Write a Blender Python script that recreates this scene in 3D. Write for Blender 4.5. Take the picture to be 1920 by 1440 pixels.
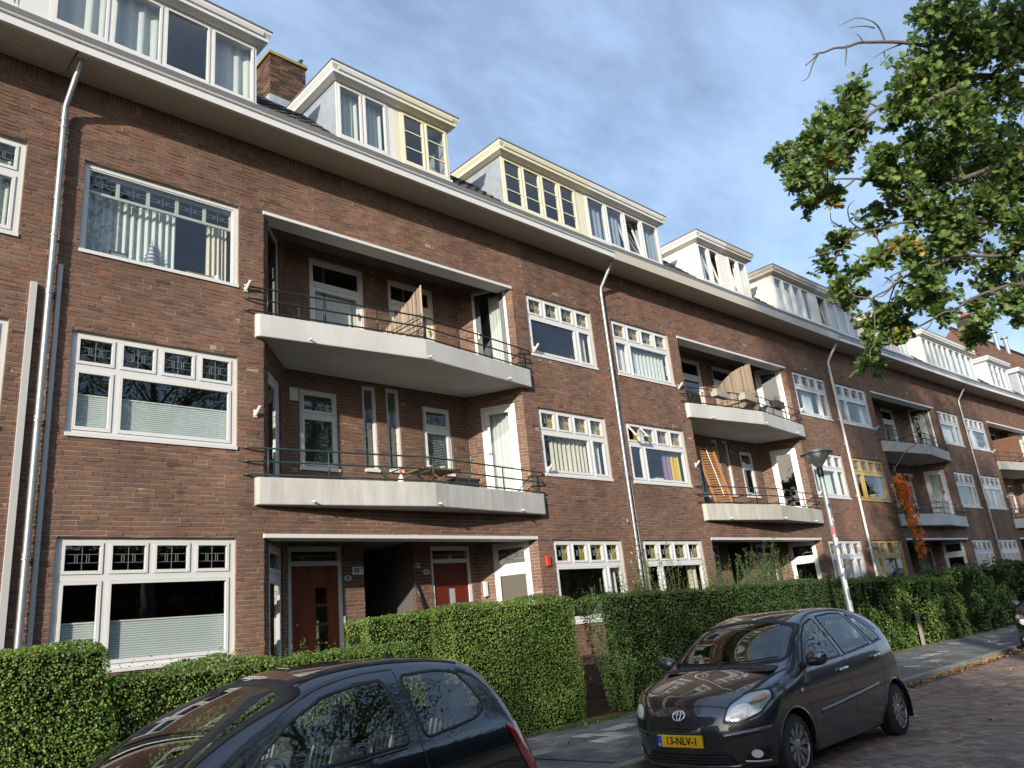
import bpy, bmesh, math, random
import numpy as np
from mathutils import Vector, Matrix
from math import sin, cos, pi, radians, sqrt, atan2

for o_ in list(bpy.data.objects): bpy.data.objects.remove(o_)
random.seed(7); RNG = np.random.default_rng(7)
SC = bpy.context.scene
COL = SC.collection

# ------------------------------------------------------------------ camera
EYE = np.array([0.0, 0.0, 1.625])
FPX = 1464.36                                    # focal length in photograph pixels (1920 wide)
YAW, PIT, ROL = radians(44.8358), radians(17.3619), radians(-5.8133)
_f = np.array([sin(YAW)*cos(PIT), cos(YAW)*cos(PIT), sin(PIT)])
_r0 = np.array([cos(YAW), -sin(YAW), 0.0]); _u0 = np.cross(_r0, _f)
CR = _r0*cos(ROL) + _u0*sin(ROL); CU = -_r0*sin(ROL) + _u0*cos(ROL); CF = _f
cam = bpy.data.cameras.new('camera'); camo = bpy.data.objects.new('camera', cam); COL.objects.link(camo)
cam.sensor_fit = 'HORIZONTAL'; cam.sensor_width = 36.0; cam.lens = FPX/1920*36.0
cam.clip_start = 0.05; cam.clip_end = 3000
camo.matrix_world = Matrix(((CR[0], CU[0], -CF[0], EYE[0]), (CR[1], CU[1], -CF[1], EYE[1]), (CR[2], CU[2], -CF[2], EYE[2]), (0, 0, 0, 1)))
SC.camera = camo
def ray(u, v): return ((u-960)/FPX)*CR - ((v-720)/FPX)*CU + CF
def at(u, v, d): return EYE + ray(u, v)*d        # a point of the street at a known distance

# ------------------------------------------------------------------ sky, sun, exposure
SUN = np.array([0.844, 0.456, -0.284]); SUN /= np.linalg.norm(SUN)   # direction the sunlight travels
W = bpy.data.worlds.new('World'); SC.world = W; W.use_nodes = True
nt = W.node_tree; nt.nodes.clear()
def N(nt, t, **k):
    n = nt.nodes.new(t)
    for a, b in k.items(): setattr(n, a, b)
    return n
sky = N(nt, 'ShaderNodeTexSky'); sky.sky_type = 'NISHITA'; sky.sun_disc = False
sky.sun_elevation = math.asin(-SUN[2]) + radians(7); sky.sun_rotation = atan2(-SUN[0], -SUN[1])
sky.air_density = 1.0; sky.dust_density = 1.4; sky.ozone_density = 1.6
tc = N(nt, 'ShaderNodeTexCoord'); sep = N(nt, 'ShaderNodeSeparateXYZ'); nt.links.new(tc.outputs['Generated'], sep.inputs[0])
zz = N(nt, 'ShaderNodeMath', operation='MAXIMUM'); nt.links.new(sep.outputs[2], zz.inputs[0]); zz.inputs[1].default_value = 0.0
za = N(nt, 'ShaderNodeMath', operation='ADD'); nt.links.new(zz.outputs[0], za.inputs[0]); za.inputs[1].default_value = 0.22
dv = N(nt, 'ShaderNodeVectorMath', operation='DIVIDE'); cb = N(nt, 'ShaderNodeCombineXYZ')
for i in range(3): nt.links.new(za.outputs[0], cb.inputs[i])
nt.links.new(tc.outputs['Generated'], dv.inputs[0]); nt.links.new(cb.outputs[0], dv.inputs[1])
mp = N(nt, 'ShaderNodeMapping'); nt.links.new(dv.outputs[0], mp.inputs[0]); mp.inputs['Scale'].default_value = (1.0, 1.9, 0.2); mp.inputs['Rotation'].default_value = (0, 0, 0.5)
n1 = N(nt, 'ShaderNodeTexNoise'); nt.links.new(mp.outputs[0], n1.inputs['Vector']); n1.inputs['Scale'].default_value = 2.3; n1.inputs['Detail'].default_value = 6.0; n1.inputs['Roughness'].default_value = 0.55
n2 = N(nt, 'ShaderNodeTexNoise'); nt.links.new(mp.outputs[0], n2.inputs['Vector']); n2.inputs['Scale'].default_value = 11.0; n2.inputs['Detail'].default_value = 8.0; n2.inputs['Roughness'].default_value = 0.62
ad = N(nt, 'ShaderNodeMath', operation='MULTIPLY_ADD'); nt.links.new(n2.outputs[0], ad.inputs[0]); ad.inputs[1].default_value = 0.34; nt.links.new(n1.outputs[0], ad.inputs[2])
rp = N(nt, 'ShaderNodeValToRGB'); nt.links.new(ad.outputs[0], rp.inputs[0])
rp.color_ramp.elements[0].position = 0.50; rp.color_ramp.elements[0].color = (0.52, 0.52, 0.52, 1)
rp.color_ramp.elements[1].position = 0.80; rp.color_ramp.elements[1].color = (1.0, 1.0, 1.0, 1)
cv = N(nt, 'ShaderNodeVectorMath', operation='MULTIPLY'); nt.links.new(rp.outputs[0], cv.inputs[0]); cv.inputs[1].default_value = (1.66, 2.22, 3.10)
dm = N(nt, 'ShaderNodeVectorMath', operation='SCALE'); nt.links.new(sky.outputs[0], dm.inputs[0]); dm.inputs['Scale'].default_value = 0.55
mx = N(nt, 'ShaderNodeVectorMath', operation='ADD'); nt.links.new(dm.outputs[0], mx.inputs[0]); nt.links.new(cv.outputs[0], mx.inputs[1])   # thin sunlit veil over the blue
bg = N(nt, 'ShaderNodeBackground'); bg.inputs['Strength'].default_value = 0.115
out = N(nt, 'ShaderNodeOutputWorld'); nt.links.new(mx.outputs[0], bg.inputs[0]); nt.links.new(bg.outputs[0], out.inputs[0])
sl = bpy.data.lights.new('sun', 'SUN'); slo = bpy.data.objects.new('sun', sl); COL.objects.link(slo)
sl.energy = 3.5; sl.angle = radians(0.6); sl.color = (1.0, 0.91, 0.79)
slo.rotation_euler = Vector(-SUN).to_track_quat('Z', 'Y').to_euler(); slo.location = (-30, -15, 40)
SC.view_settings.view_transform = 'Standard'; SC.view_settings.look = 'None'; SC.view_settings.gamma = 1.0
SC.view_settings.exposure = 0.86
SC.render.engine = 'CYCLES'
SC.cycles.max_bounces = 8; SC.cycles.transparent_max_bounces = 16; SC.cycles.glossy_bounces = 4; SC.cycles.diffuse_bounces = 3
SC.cycles.caustics_reflective = False; SC.cycles.caustics_refractive = False

# ------------------------------------------------------------------ materials
MATS = {}
def mat(name, col, rough=0.6, metal=0.0, spec=0.5, noise=0.0, nscale=8.0, bump=0.0, bscale=60.0, coat=0.0, col2=None, tint=None, transl=0.0, stretch=(1, 1, 1), sheen=0.0, macro=0.0):
    if name in MATS: return MATS[name]
    m = bpy.data.materials.new(name); m.use_nodes = True; t = m.node_tree; t.nodes.clear()
    b = N(t, 'ShaderNodeBsdfPrincipled'); o = N(t, 'ShaderNodeOutputMaterial')
    b.inputs['Roughness'].default_value = rough; b.inputs['Metallic'].default_value = metal
    b.inputs['Specular IOR Level'].default_value = spec; b.inputs['Coat Weight'].default_value = coat; b.inputs['Coat Roughness'].default_value = 0.02; b.inputs['Coat IOR'].default_value = 1.85 if coat >= 1.0 else 1.5
    b.inputs['Base Color'].default_value = (*col, 1)
    src = None
    if tint:                                       # per-piece tint read from the mesh
        a = N(t, 'ShaderNodeAttribute', attribute_name='tint'); r = N(t, 'ShaderNodeValToRGB')
        t.links.new(a.outputs['Fac'], r.inputs[0]); el = r.color_ramp.elements
        while len(el) < len(tint): el.new(0.5)
        for e, (p, c) in zip(el, tint): e.position = p; e.color = (*c, 1)
        src = r.outputs[0]
    tcn = N(t, 'ShaderNodeTexCoord'); mpn = N(t, 'ShaderNodeMapping'); t.links.new(tcn.outputs['Object'], mpn.inputs[0]); mpn.inputs['Scale'].default_value = stretch
    if noise > 0:
        nz = N(t, 'ShaderNodeTexNoise'); t.links.new(mpn.outputs[0], nz.inputs['Vector']); nz.inputs['Scale'].default_value = nscale; nz.inputs['Detail'].default_value = 5; nz.inputs['Roughness'].default_value = 0.65
        rr = N(t, 'ShaderNodeValToRGB'); t.links.new(nz.outputs[0], rr.inputs[0]); rr.color_ramp.elements[0].position = 0.32; rr.color_ramp.elements[1].position = 0.68
        mxn = N(t, 'ShaderNodeMix'); mxn.data_type = 'RGBA'
        f = N(t, 'ShaderNodeMath', operation='MULTIPLY'); t.links.new(rr.outputs[0], f.inputs[0]); f.inputs[1].default_value = noise; t.links.new(f.outputs[0], mxn.inputs['Factor'])
        if src: t.links.new(src, mxn.inputs['A'])
        else: mxn.inputs['A'].default_value = (*col, 1)
        mxn.inputs['B'].default_value = (*(col2 or tuple(c*0.45 for c in col)), 1)
        src = mxn.outputs['Result']
    if macro > 0 and src:                          # soot and damp in broad patches and drips
        mp3 = N(t, 'ShaderNodeMapping'); t.links.new(tcn.outputs['Object'], mp3.inputs[0]); mp3.inputs['Scale'].default_value = (1.0, 1.0, 0.38)
        gp_ = N(t, 'ShaderNodeNewGeometry'); t.links.new(gp_.outputs['Position'], mp3.inputs[0])
        nz3 = N(t, 'ShaderNodeTexNoise'); t.links.new(mp3.outputs[0], nz3.inputs['Vector']); nz3.inputs['Scale'].default_value = 0.75; nz3.inputs['Detail'].default_value = 7; nz3.inputs['Roughness'].default_value = 0.6
        r3 = N(t, 'ShaderNodeMapRange'); t.links.new(nz3.outputs[0], r3.inputs[0]); r3.inputs[1].default_value = 0.3; r3.inputs[2].default_value = 0.72; r3.inputs[3].default_value = 1.0+macro*.45; r3.inputs[4].default_value = 1.0-macro
        ml_ = N(t, 'ShaderNodeVectorMath', operation='SCALE'); t.links.new(src, ml_.inputs[0]); t.links.new(r3.outputs[0], ml_.inputs['Scale']); src = ml_.outputs[0]
    if src: t.links.new(src, b.inputs['Base Color'])
    if bump > 0:
        nb = N(t, 'ShaderNodeTexNoise'); t.links.new(mpn.outputs[0], nb.inputs['Vector']); nb.inputs['Scale'].default_value = bscale; nb.inputs['Detail'].default_value = 3
        bp = N(t, 'ShaderNodeBump'); bp.inputs['Strength'].default_value = bump; bp.inputs['Distance'].default_value = 0.01
        t.links.new(nb.outputs[0], bp.inputs['Height']); t.links.new(bp.outputs[0], b.inputs['Normal'])
    sh = b.outputs[0]
    if transl > 0:
        tr = N(t, 'ShaderNodeBsdfTranslucent'); ms = N(t, 'ShaderNodeMixShader'); ms.inputs[0].default_value = transl
        if src: t.links.new(src, tr.inputs[0])
        else: tr.inputs[0].default_value = (*col, 1)
        t.links.new(b.outputs[0], ms.inputs[1]); t.links.new(tr.outputs[0], ms.inputs[2]); sh = ms.outputs[0]
    t.links.new(sh, o.inputs[0]); MATS[name] = m; return m
def glass_mat(name, tintc=(0.93, 0.96, 0.95), ior=1.55, wav=0.0, wscale=2.0):
    m = bpy.data.materials.new(name); m.use_nodes = True; t = m.node_tree; t.nodes.clear(); o = N(t, 'ShaderNodeOutputMaterial')
    ge = N(t, 'ShaderNodeNewGeometry'); dt = N(t, 'ShaderNodeVectorMath', operation='DOT_PRODUCT'); t.links.new(ge.outputs['Incoming'], dt.inputs[0]); t.links.new(ge.outputs['Normal'], dt.inputs[1])
    ab = N(t, 'ShaderNodeMath', operation='ABSOLUTE'); t.links.new(dt.outputs['Value'], ab.inputs[0]); su = N(t, 'ShaderNodeMath', operation='SUBTRACT'); su.inputs[0].default_value = 1.0; t.links.new(ab.outputs[0], su.inputs[1])
    fr = N(t, 'ShaderNodeMath', operation='POWER'); t.links.new(su.outputs[0], fr.inputs[0]); fr.inputs[1].default_value = 4.2   # the same from both sides of the pane
    tr = N(t, 'ShaderNodeBsdfTransparent'); tr.inputs[0].default_value = (*tintc, 1)
    gl = N(t, 'ShaderNodeBsdfGlossy'); gl.inputs['Roughness'].default_value = 0.0
    ms = N(t, 'ShaderNodeMixShader')
    f2 = N(t, 'ShaderNodeMath', operation='MULTIPLY_ADD'); t.links.new(fr.outputs[0], f2.inputs[0]); f2.inputs[1].default_value = 0.90; f2.inputs[2].default_value = 2*((ior-1)/(ior+1))**2; f2.use_clamp = True
    t.links.new(f2.outputs[0], ms.inputs[0]); t.links.new(tr.outputs[0], ms.inputs[1]); t.links.new(gl.outputs[0], ms.inputs[2])
    if wav > 0:
        tcn = N(t, 'ShaderNodeTexCoord'); nb = N(t, 'ShaderNodeTexNoise'); t.links.new(tcn.outputs['Object'], nb.inputs['Vector']); nb.inputs['Scale'].default_value = wscale; nb.inputs['Detail'].default_value = 1
        bp = N(t, 'ShaderNodeBump'); bp.inputs['Strength'].default_value = wav; bp.inputs['Distance'].default_value = 0.02; t.links.new(nb.outputs[0], bp.inputs['Height'])
        t.links.new(bp.outputs[0], gl.inputs['Normal'])
    t.links.new(ms.outputs[0], o.inputs[0]); MATS[name] = m; return m
BRICKT = [(0.0, (0.067, 0.042, 0.036)), (0.12, (0.119, 0.074, 0.061)), (0.40, (0.182, 0.102, 0.072)), (0.62, (0.215, 0.117, 0.078)), (0.80, (0.253, 0.126, 0.078)), (0.95, (0.281, 0.121, 0.072)), (1.0, (0.344, 0.129, 0.068))]
mat('brick', (0.2, 0.1, 0.06), 0.85, tint=BRICKT, noise=0.5, nscale=11, bump=0.4, bscale=60, spec=0.25, col2=(0.13, 0.085, 0.065), macro=0.40)
mat('mortar', (0.37, 0.315, 0.255), 0.95, noise=0.4, nscale=3, bump=0.3, bscale=50, spec=0.1, macro=0.3)
mat('white_paint', (0.64, 0.64, 0.63), 0.42, noise=0.10, nscale=2.2, bump=0.04, bscale=25, col2=(0.50, 0.49, 0.46))
mat('old_white', (0.72, 0.70, 0.65), 0.5, noise=0.25, nscale=3.0, bump=0.06, bscale=25, col2=(0.45, 0.43, 0.38))
mat('cream_paint', (0.70, 0.655, 0.49), 0.42, noise=0.12, nscale=3, col2=(0.55, 0.50, 0.38))
mat('ochre_paint', (0.47, 0.33, 0.10), 0.42, noise=0.15, nscale=3)
mat('grey_paint', (0.45, 0.46, 0.47), 0.5, noise=0.2, nscale=3)
mat('black_paint', (0.018, 0.02, 0.02), 0.35)
mat('green_paint', (0.035, 0.06, 0.052), 0.35, noise=0.2, nscale=12)
mat('soffit_paint', (0.50, 0.46, 0.38), 0.6, noise=0.35, nscale=1.2, col2=(0.36, 0.33, 0.27), stretch=(0.25, 1, 1))
mat('plaster', (0.53, 0.535, 0.52), 0.75, noise=0.5, nscale=1.6, bump=0.35, bscale=9, col2=(0.40, 0.39, 0.355), stretch=(1, 1, 0.35), macro=0.16)
mat('plaster_stained', (0.53, 0.53, 0.51), 0.8, noise=0.75, nscale=3.0, bump=0.4, bscale=10, col2=(0.36, 0.35, 0.30), stretch=(1.8, 1.8, 0.3), macro=0.2)
mat('plaster_worn', (0.52, 0.50, 0.43), 0.8, noise=0.65, nscale=2.4, bump=0.4, bscale=10, col2=(0.33, 0.31, 0.25), stretch=(3, 3, 0.35), macro=0.2)
mat('concrete', (0.42, 0.40, 0.36), 0.85, noise=0.4, nscale=4, bump=0.25, bscale=40)
mat('stucco_cream', (0.74, 0.72, 0.64), 0.8, noise=0.15, nscale=1.5, col2=(0.58, 0.56, 0.5))
mat('zinc', (0.30, 0.325, 0.34), 0.42, metal=0.55, noise=0.5, nscale=7, bump=0.05, bscale=30, col2=(0.42, 0.45, 0.46))
mat('lead', (0.32, 0.36, 0.40), 0.55, metal=0.35, noise=0.6, nscale=5, bump=0.3, bscale=6, col2=(0.50, 0.55, 0.58))
mat('gutter_grey', (0.13, 0.13, 0.125), 0.6, noise=0.3, nscale=3)
mat('plastic_grey', (0.45, 0.45, 0.44), 0.5)
mat('roof_tile', (0.055, 0.055, 0.056), 0.8, tint=[(0, (0.028, 0.028, 0.03)), (0.6, (0.06, 0.06, 0.06)), (1, (0.10, 0.095, 0.085))], noise=0.3, nscale=14, bump=0.3, bscale=40, spec=0.25)
mat('roof_tile_red', (0.2, 0.09, 0.05), 0.8, tint=[(0, (0.10, 0.06, 0.045)), (0.6, (0.17, 0.10, 0.066)), (1, (0.23, 0.13, 0.085))], noise=0.3, nscale=4, spec=0.25)
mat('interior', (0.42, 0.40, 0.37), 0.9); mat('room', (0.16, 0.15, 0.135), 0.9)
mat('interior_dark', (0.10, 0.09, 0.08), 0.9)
mat('curtain_white', (0.72, 0.77, 0.74), 0.9, transl=0.25)
mat('curtain_cream', (0.74, 0.70, 0.55), 0.9, transl=0.25)
mat('curtain_blue', (0.30, 0.36, 0.45), 0.9, transl=0.2)
mat('curtain_yellow', (0.70, 0.50, 0.06), 0.9, transl=0.2)
mat('curtain_purple', (0.22, 0.14, 0.26), 0.9)
mat('blind_grey', (0.60, 0.66, 0.64), 0.8, transl=0.12)
mat('venetian', (0.35, 0.37, 0.38), 0.6)
mat('lead_came', (0.20, 0.21, 0.22), 0.5, metal=0.3); mat('pale_green', (0.52, 0.54, 0.46), 0.5)
mat('stained_blue', (0.06, 0.09, 0.13), 0.2); mat('stained_amber', (0.45, 0.28, 0.05), 0.3)
mat('door_wood', (0.21, 0.054, 0.014), 0.5, noise=0.8, nscale=4, spec=0.3, coat=0.05, col2=(0.11, 0.020, 0.006), stretch=(3, 3, 0.25))
mat('door_red', (0.14, 0.018, 0.008), 0.5, spec=0.3, noise=0.5, nscale=5, coat=0.05, stretch=(3, 3, 0.3))
mat('brass', (0.50, 0.36, 0.14), 0.3, metal=1.0)
mat('wood_plain', (0.28, 0.16, 0.08), 0.7, noise=0.5, nscale=9, stretch=(1, 1, 0.2))
mat('wood_brown', (0.17, 0.085, 0.045), 0.7, noise=0.6, nscale=9, stretch=(1, .2, 1)); mat('wood_orange', (0.42, 0.20, 0.075), 0.6, noise=0.4, nscale=9, stretch=(1, 1, 0.2))
mat('reed', (0.36, 0.27, 0.18), 0.85, tint=[(0, (0.17, 0.13, 0.095)), (0.5, (0.29, 0.23, 0.17)), (1, (0.38, 0.31, 0.235))])
mat('terracotta', (0.33, 0.12, 0.06), 0.8)
mat('red_plastic', (0.55, 0.04, 0.03), 0.4); mat('white_plastic', (0.8, 0.8, 0.78), 0.35); mat('dark_plastic', (0.03, 0.03, 0.032), 0.5)
mat('chimney_brick', (0.14, 0.09, 0.06), 0.9, tint=[(0, (0.05, 0.035, 0.03)), (0.6, (0.12, 0.075, 0.052)), (1, (0.20, 0.11, 0.07))], noise=0.4, nscale=14, bump=0.3, spec=0.2)
mat('lichen', (0.30, 0.27, 0.08), 0.9, noise=0.6, nscale=18)
mat('feather', (0.03, 0.032, 0.04), 0.6)
glass_mat('glass', ior=1.68, wav=0.008, wscale=1.2); glass_mat('glass_old', ior=1.66, wav=0.04, wscale=2.5)
glass_mat('glass_car', tintc=(0.74, 0.80, 0.78), ior=1.72)
GREENH = [(0.0, (0.033, 0.066, 0.014)), (0.35, (0.079, 0.150, 0.030)), (0.7, (0.159, 0.261, 0.048)), (0.93, (0.271, 0.359, 0.077)), (1.0, (0.332, 0.326, 0.104))]
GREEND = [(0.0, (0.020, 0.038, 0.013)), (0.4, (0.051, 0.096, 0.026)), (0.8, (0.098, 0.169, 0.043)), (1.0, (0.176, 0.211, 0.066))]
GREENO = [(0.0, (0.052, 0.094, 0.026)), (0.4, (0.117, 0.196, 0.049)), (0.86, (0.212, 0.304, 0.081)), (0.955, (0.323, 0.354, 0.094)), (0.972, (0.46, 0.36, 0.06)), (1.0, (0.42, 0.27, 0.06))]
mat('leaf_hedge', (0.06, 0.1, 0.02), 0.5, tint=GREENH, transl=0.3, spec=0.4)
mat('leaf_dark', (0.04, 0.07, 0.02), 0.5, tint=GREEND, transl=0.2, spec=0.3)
mat('leaf_oak', (0.05, 0.09, 0.025), 0.48, tint=GREENO, transl=0.35, spec=0.35)
mat('leaf_firethorn', (0.04, 0.07, 0.02), 0.5, tint=GREEND, transl=0.15, spec=0.3)
mat('berry', (0.88, 0.20, 0.012), 0.45)
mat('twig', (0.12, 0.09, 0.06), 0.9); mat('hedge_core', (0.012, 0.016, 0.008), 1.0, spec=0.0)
mat('bark', (0.135, 0.12, 0.10), 0.9, noise=0.5, nscale=10, bump=0.6, bscale=30, stretch=(1, 1, 0.3))
mat('dead_leaf', (0.3, 0.17, 0.07), 0.8, tint=[(0, (0.13, 0.07, 0.03)), (0.6, (0.30, 0.17, 0.07)), (1, (0.50, 0.36, 0.16))])
mat('soil', (0.10, 0.075, 0.05), 1.0, noise=0.6, nscale=6, bump=0.5, spec=0.1)
mat('grass', (0.09, 0.12, 0.03), 0.7, tint=[(0, (0.05, 0.08, 0.02)), (1, (0.16, 0.19, 0.06))], transl=0.2)
mat('road_bed', (0.19, 0.145, 0.115), 0.95, noise=0.4, nscale=2.0, spec=0.2)
mat('road_brick', (0.12, 0.085, 0.07), 0.8, tint=[(0, (0.17, 0.125, 0.10)), (0.5, (0.25, 0.185, 0.145)), (0.9, (0.31, 0.225, 0.175)), (1, (0.36, 0.26, 0.20))], noise=0.3, nscale=5, bump=0.25, bscale=60, spec=0.3)
mat('paver', (0.17, 0.17, 0.165), 0.85, tint=[(0, (0.10, 0.105, 0.105)), (0.7, (0.175, 0.175, 0.165)), (0.88, (0.21, 0.205, 0.19)), (0.9, (0.42, 0.40, 0.36)), (1, (0.46, 0.44, 0.39))], noise=0.35, nscale=3, bump=0.2, bscale=50, spec=0.3)
mat('kerb_stone', (0.27, 0.26, 0.24), 0.85, tint=[(0, (0.20, 0.195, 0.18)), (1, (0.32, 0.31, 0.285))], noise=0.4, nscale=4, bump=0.2, spec=0.3)
mat('car_grey', (0.052, 0.053, 0.064), 0.30, metal=0.7, coat=1.0)
mat('car_navy', (0.014, 0.017, 0.025), 0.30, metal=0.6, coat=1.0)
mat('car_black', (0.012, 0.012, 0.014), 0.34, metal=0.3, coat=1.0)
mat('rubber', (0.016, 0.016, 0.017), 0.65); mat('black_trim', (0.012, 0.012, 0.013), 0.35); mat('car_plastic', (0.03, 0.03, 0.032), 0.55)
mat('tyre', (0.022, 0.022, 0.023), 0.8, noise=0.4, nscale=20, col2=(0.05, 0.048, 0.045)); mat('alloy', (0.62, 0.62, 0.63), 0.28, metal=0.9)
mat('emblem_chrome', (0.86, 0.86, 0.87), 0.22, metal=0.85); mat('chrome', (0.75, 0.75, 0.76), 0.08, metal=1.0); mat('lamp_clear', (0.42, 0.43, 0.43), 0.16, metal=0.85, coat=1.0); mat('lamp_white', (0.85, 0.85, 0.84), 0.1, coat=1.0)
mat('lamp_amber', (0.55, 0.33, 0.18), 0.2, coat=1.0); mat('lamp_red', (0.33, 0.012, 0.018), 0.15, coat=1.0)
mat('plate_yellow', (0.85, 0.50, 0.015), 0.4); mat('plate_blue', (0.02, 0.10, 0.55), 0.4); mat('ink', (0.01, 0.01, 0.01), 0.6)
mat('seat_cloth', (0.09, 0.10, 0.11), 0.9); mat('seat_stripe', (0.45, 0.48, 0.48), 0.9)
mat('lamp_post', (0.30, 0.34, 0.37), 0.45, metal=0.4, noise=0.4, nscale=6); mat('lamp_hood', (0.22, 0.235, 0.25), 0.4, metal=0.3, noise=0.3, nscale=4)
mat('lamp_bowl', (0.62, 0.62, 0.57), 0.25, transl=0.3)
mat('sticker_white', (0.72, 0.70, 0.66), 0.6, noise=0.5, nscale=30); mat('sticker_red', (0.55, 0.08, 0.06), 0.5, noise=0.3, nscale=40); mat('sticker_blue', (0.03, 0.06, 0.22), 0.5)
M = MATS

# ------------------------------------------------------------------ mesh helpers
def tag(o, label=None, cat=None, group=None, kind=None):
    if label: o['label'] = label
    if cat: o['category'] = cat
    if group: o['group'] = group
    if kind: o['kind'] = kind
    return o
def link(name, data, parent=None):
    o = bpy.data.objects.new(name, data); COL.objects.link(o)
    if parent is not None: o.parent = parent
    return o
def thing(name, label, cat, loc=(0, 0, 0), rz=0.0, group=None):
    o = link(name, None); o.location = loc; o.rotation_euler = (0, 0, rz); o.empty_display_size = 0.2
    return tag(o, label, cat, group)
def np_mesh(name, V, F, mats, tint=None, smooth=False, midx=None):
    """V (n,3); F list of (k,m) index arrays with the same m each."""
    me = bpy.data.meshes.new(name)
    V = np.asarray(V, np.float32); me.vertices.add(len(V)); me.vertices.foreach_set('co', V.ravel())
    if not isinstance(F, (list, tuple)): F = [F]
    F = [np.asarray(f, np.int32) for f in F if len(f)]
    nl = sum(f.size for f in F); npoly = sum(len(f) for f in F)
    me.loops.add(nl); me.loops.foreach_set('vertex_index', np.concatenate([f.ravel() for f in F]))
    me.polygons.add(npoly)
    tot = np.concatenate([np.full(len(f), f.shape[1], np.int32) for f in F]); st = np.concatenate([[0], np.cumsum(tot)[:-1]]).astype(np.int32)
    me.polygons.foreach_set('loop_start', st); me.polygons.foreach_set('loop_total', tot)
    if midx is not None: me.polygons.foreach_set('material_index', np.asarray(midx, np.int32))
    me.polygons.foreach_set('use_smooth', np.full(npoly, smooth))
    if tint is not None:
        a = me.attributes.new('tint', 'FLOAT', 'FACE'); a.data.foreach_set('value', np.asarray(tint, np.float32))
    me.update(calc_edges=True)
    for m in (mats if isinstance(mats, (list, tuple)) else [mats]): me.materials.append(m)
    return me
class MB:
    """collects boxes, prisms and tubes; build() links them as ONE mesh object. f maps (u,d,z) to house space"""
    def __init__(s, f=None): s.v = []; s.q = []; s.t = []; s.n = []; s.f = f; s.tint = []
    def add(s, pts, faces):
        b = len(s.v); s.v += [tuple(p) if s.f is None else s.f(*p) for p in pts]
        for f in faces: s.n.append([i+b for i in f])
        return s
    def box(s, x0, x1, y0, y1, z0, z1):
        P = [(x0, y0, z0), (x1, y0, z0), (x1, y1, z0), (x0, y1, z0), (x0, y0, z1), (x1, y0, z1), (x1, y1, z1), (x0, y1, z1)]
        return s.add(P, [(0, 1, 5, 4), (1, 2, 6, 5), (2, 3, 7, 6), (3, 0, 4, 7), (4, 5, 6, 7), (3, 2, 1, 0)])
    def bbox(s, x0, x1, y0, y1, z0, z1, b=0.006):
        """box whose front (low y) edges are chamfered"""
        P = [(x0, y0+b, z0), (x1, y0+b, z0), (x1, y0+b, z1), (x0, y0+b, z1), (x0+b, y0, z0+b), (x1-b, y0, z0+b), (x1-b, y0, z1-b), (x0+b, y0, z1-b), (x0, y1, z0), (x1, y1, z0), (x1, y1, z1), (x0, y1, z1)]
        return s.add(P, [(4, 5, 6, 7), (0, 1, 5, 4), (1, 2, 6, 5), (2, 3, 7, 6), (3, 0, 4, 7), (8, 9, 1, 0), (9, 10, 2, 1), (10, 11, 3, 2), (11, 8, 0, 3), (11, 10, 9, 8)])
    def quad(s, a, b, c, d): return s.add([a, b, c, d], [(0, 1, 2, 3)])
    def prism(s, poly, z0, z1):                     # poly in x,y
        n = len(poly); P = [(x, y, z0) for x, y in poly]+[(x, y, z1) for x, y in poly]
        return s.add(P, [tuple(range(n))[::-1], tuple(range(n, 2*n))]+[(i, (i+1) % n, n+(i+1) % n, n+i) for i in range(n)])
    def xprism(s, poly, x0, x1):                    # poly in y,z swept along x
        n = len(poly); P = [(x0, y, z) for y, z in poly]+[(x1, y, z) for y, z in poly]
        return s.add(P, [tuple(range(n)), tuple(range(n, 2*n))[::-1]]+[(i, n+i, n+(i+1) % n, (i+1) % n) for i in range(n)])
    def tube(s, pts, r, k=8, cap=True):
        pts = [np.array(p, float) for p in pts]; rs = r if isinstance(r, (list, tuple, np.ndarray)) else [r]*len(pts)
        rings = []; up = None
        for i, p in enumerate(pts):
            d = pts[min(i+1, len(pts)-1)]-pts[max(i-1, 0)]; L = np.linalg.norm(d); d = d/L if L > 1e-9 else np.array([0, 0, 1.])
            if up is None or abs(up@d) > 0.99:
                up = np.array([0, 0, 1.]) if abs(d[2]) < 0.9 else np.array([1., 0, 0])
            a = np.cross(d, up); a /= np.linalg.norm(a); b = np.cross(a, d); up = b
            rings.append([p+rs[i]*(cos(2*pi*j/k)*a+sin(2*pi*j/k)*b) for j in range(k)])
        P = [q for R in rings for q in R]; F = []
        for i in range(len(pts)-1):
            for j in range(k): F.append((i*k+j, i*k+(j+1) % k, (i+1)*k+(j+1) % k, (i+1)*k+j))
        if cap: F.append(tuple(range(k))[::-1]); F.append(tuple((len(pts)-1)*k+j for j in range(k)))
        return s.add(P, F)
    def lathe(s, prof, c=(0, 0, 0), k=20, axis='z', a0=0.0, a1=2*pi):
        P = []; full = abs(a1-a0-2*pi) < 1e-6; n = k if full else k+1
        for r, h in prof:
            for j in range(n):
                a = a0+(a1-a0)*j/k; x, y = r*cos(a), r*sin(a)
                q = (x, y, h) if axis == 'z' else ((x, h, y) if axis == 'y' else (h, x, y))
                P.append((q[0]+c[0], q[1]+c[1], q[2]+c[2]))
        F = []
        for i in range(len(prof)-1):
            for j in range(k if full else k): F.append((i*n+j, i*n+(j+1) % n, (i+1)*n+(j+1) % n, (i+1)*n+j)) if full or j < k else None
        return s.add(P, F)
    def grid(s, A):
        A = np.asarray(A); h, w = A.shape[:2]
        return s.add(A.reshape(-1, 3), [(i*w+j, i*w+j+1, (i+1)*w+j+1, (i+1)*w+j) for i in range(h-1) for j in range(w-1)])
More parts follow.
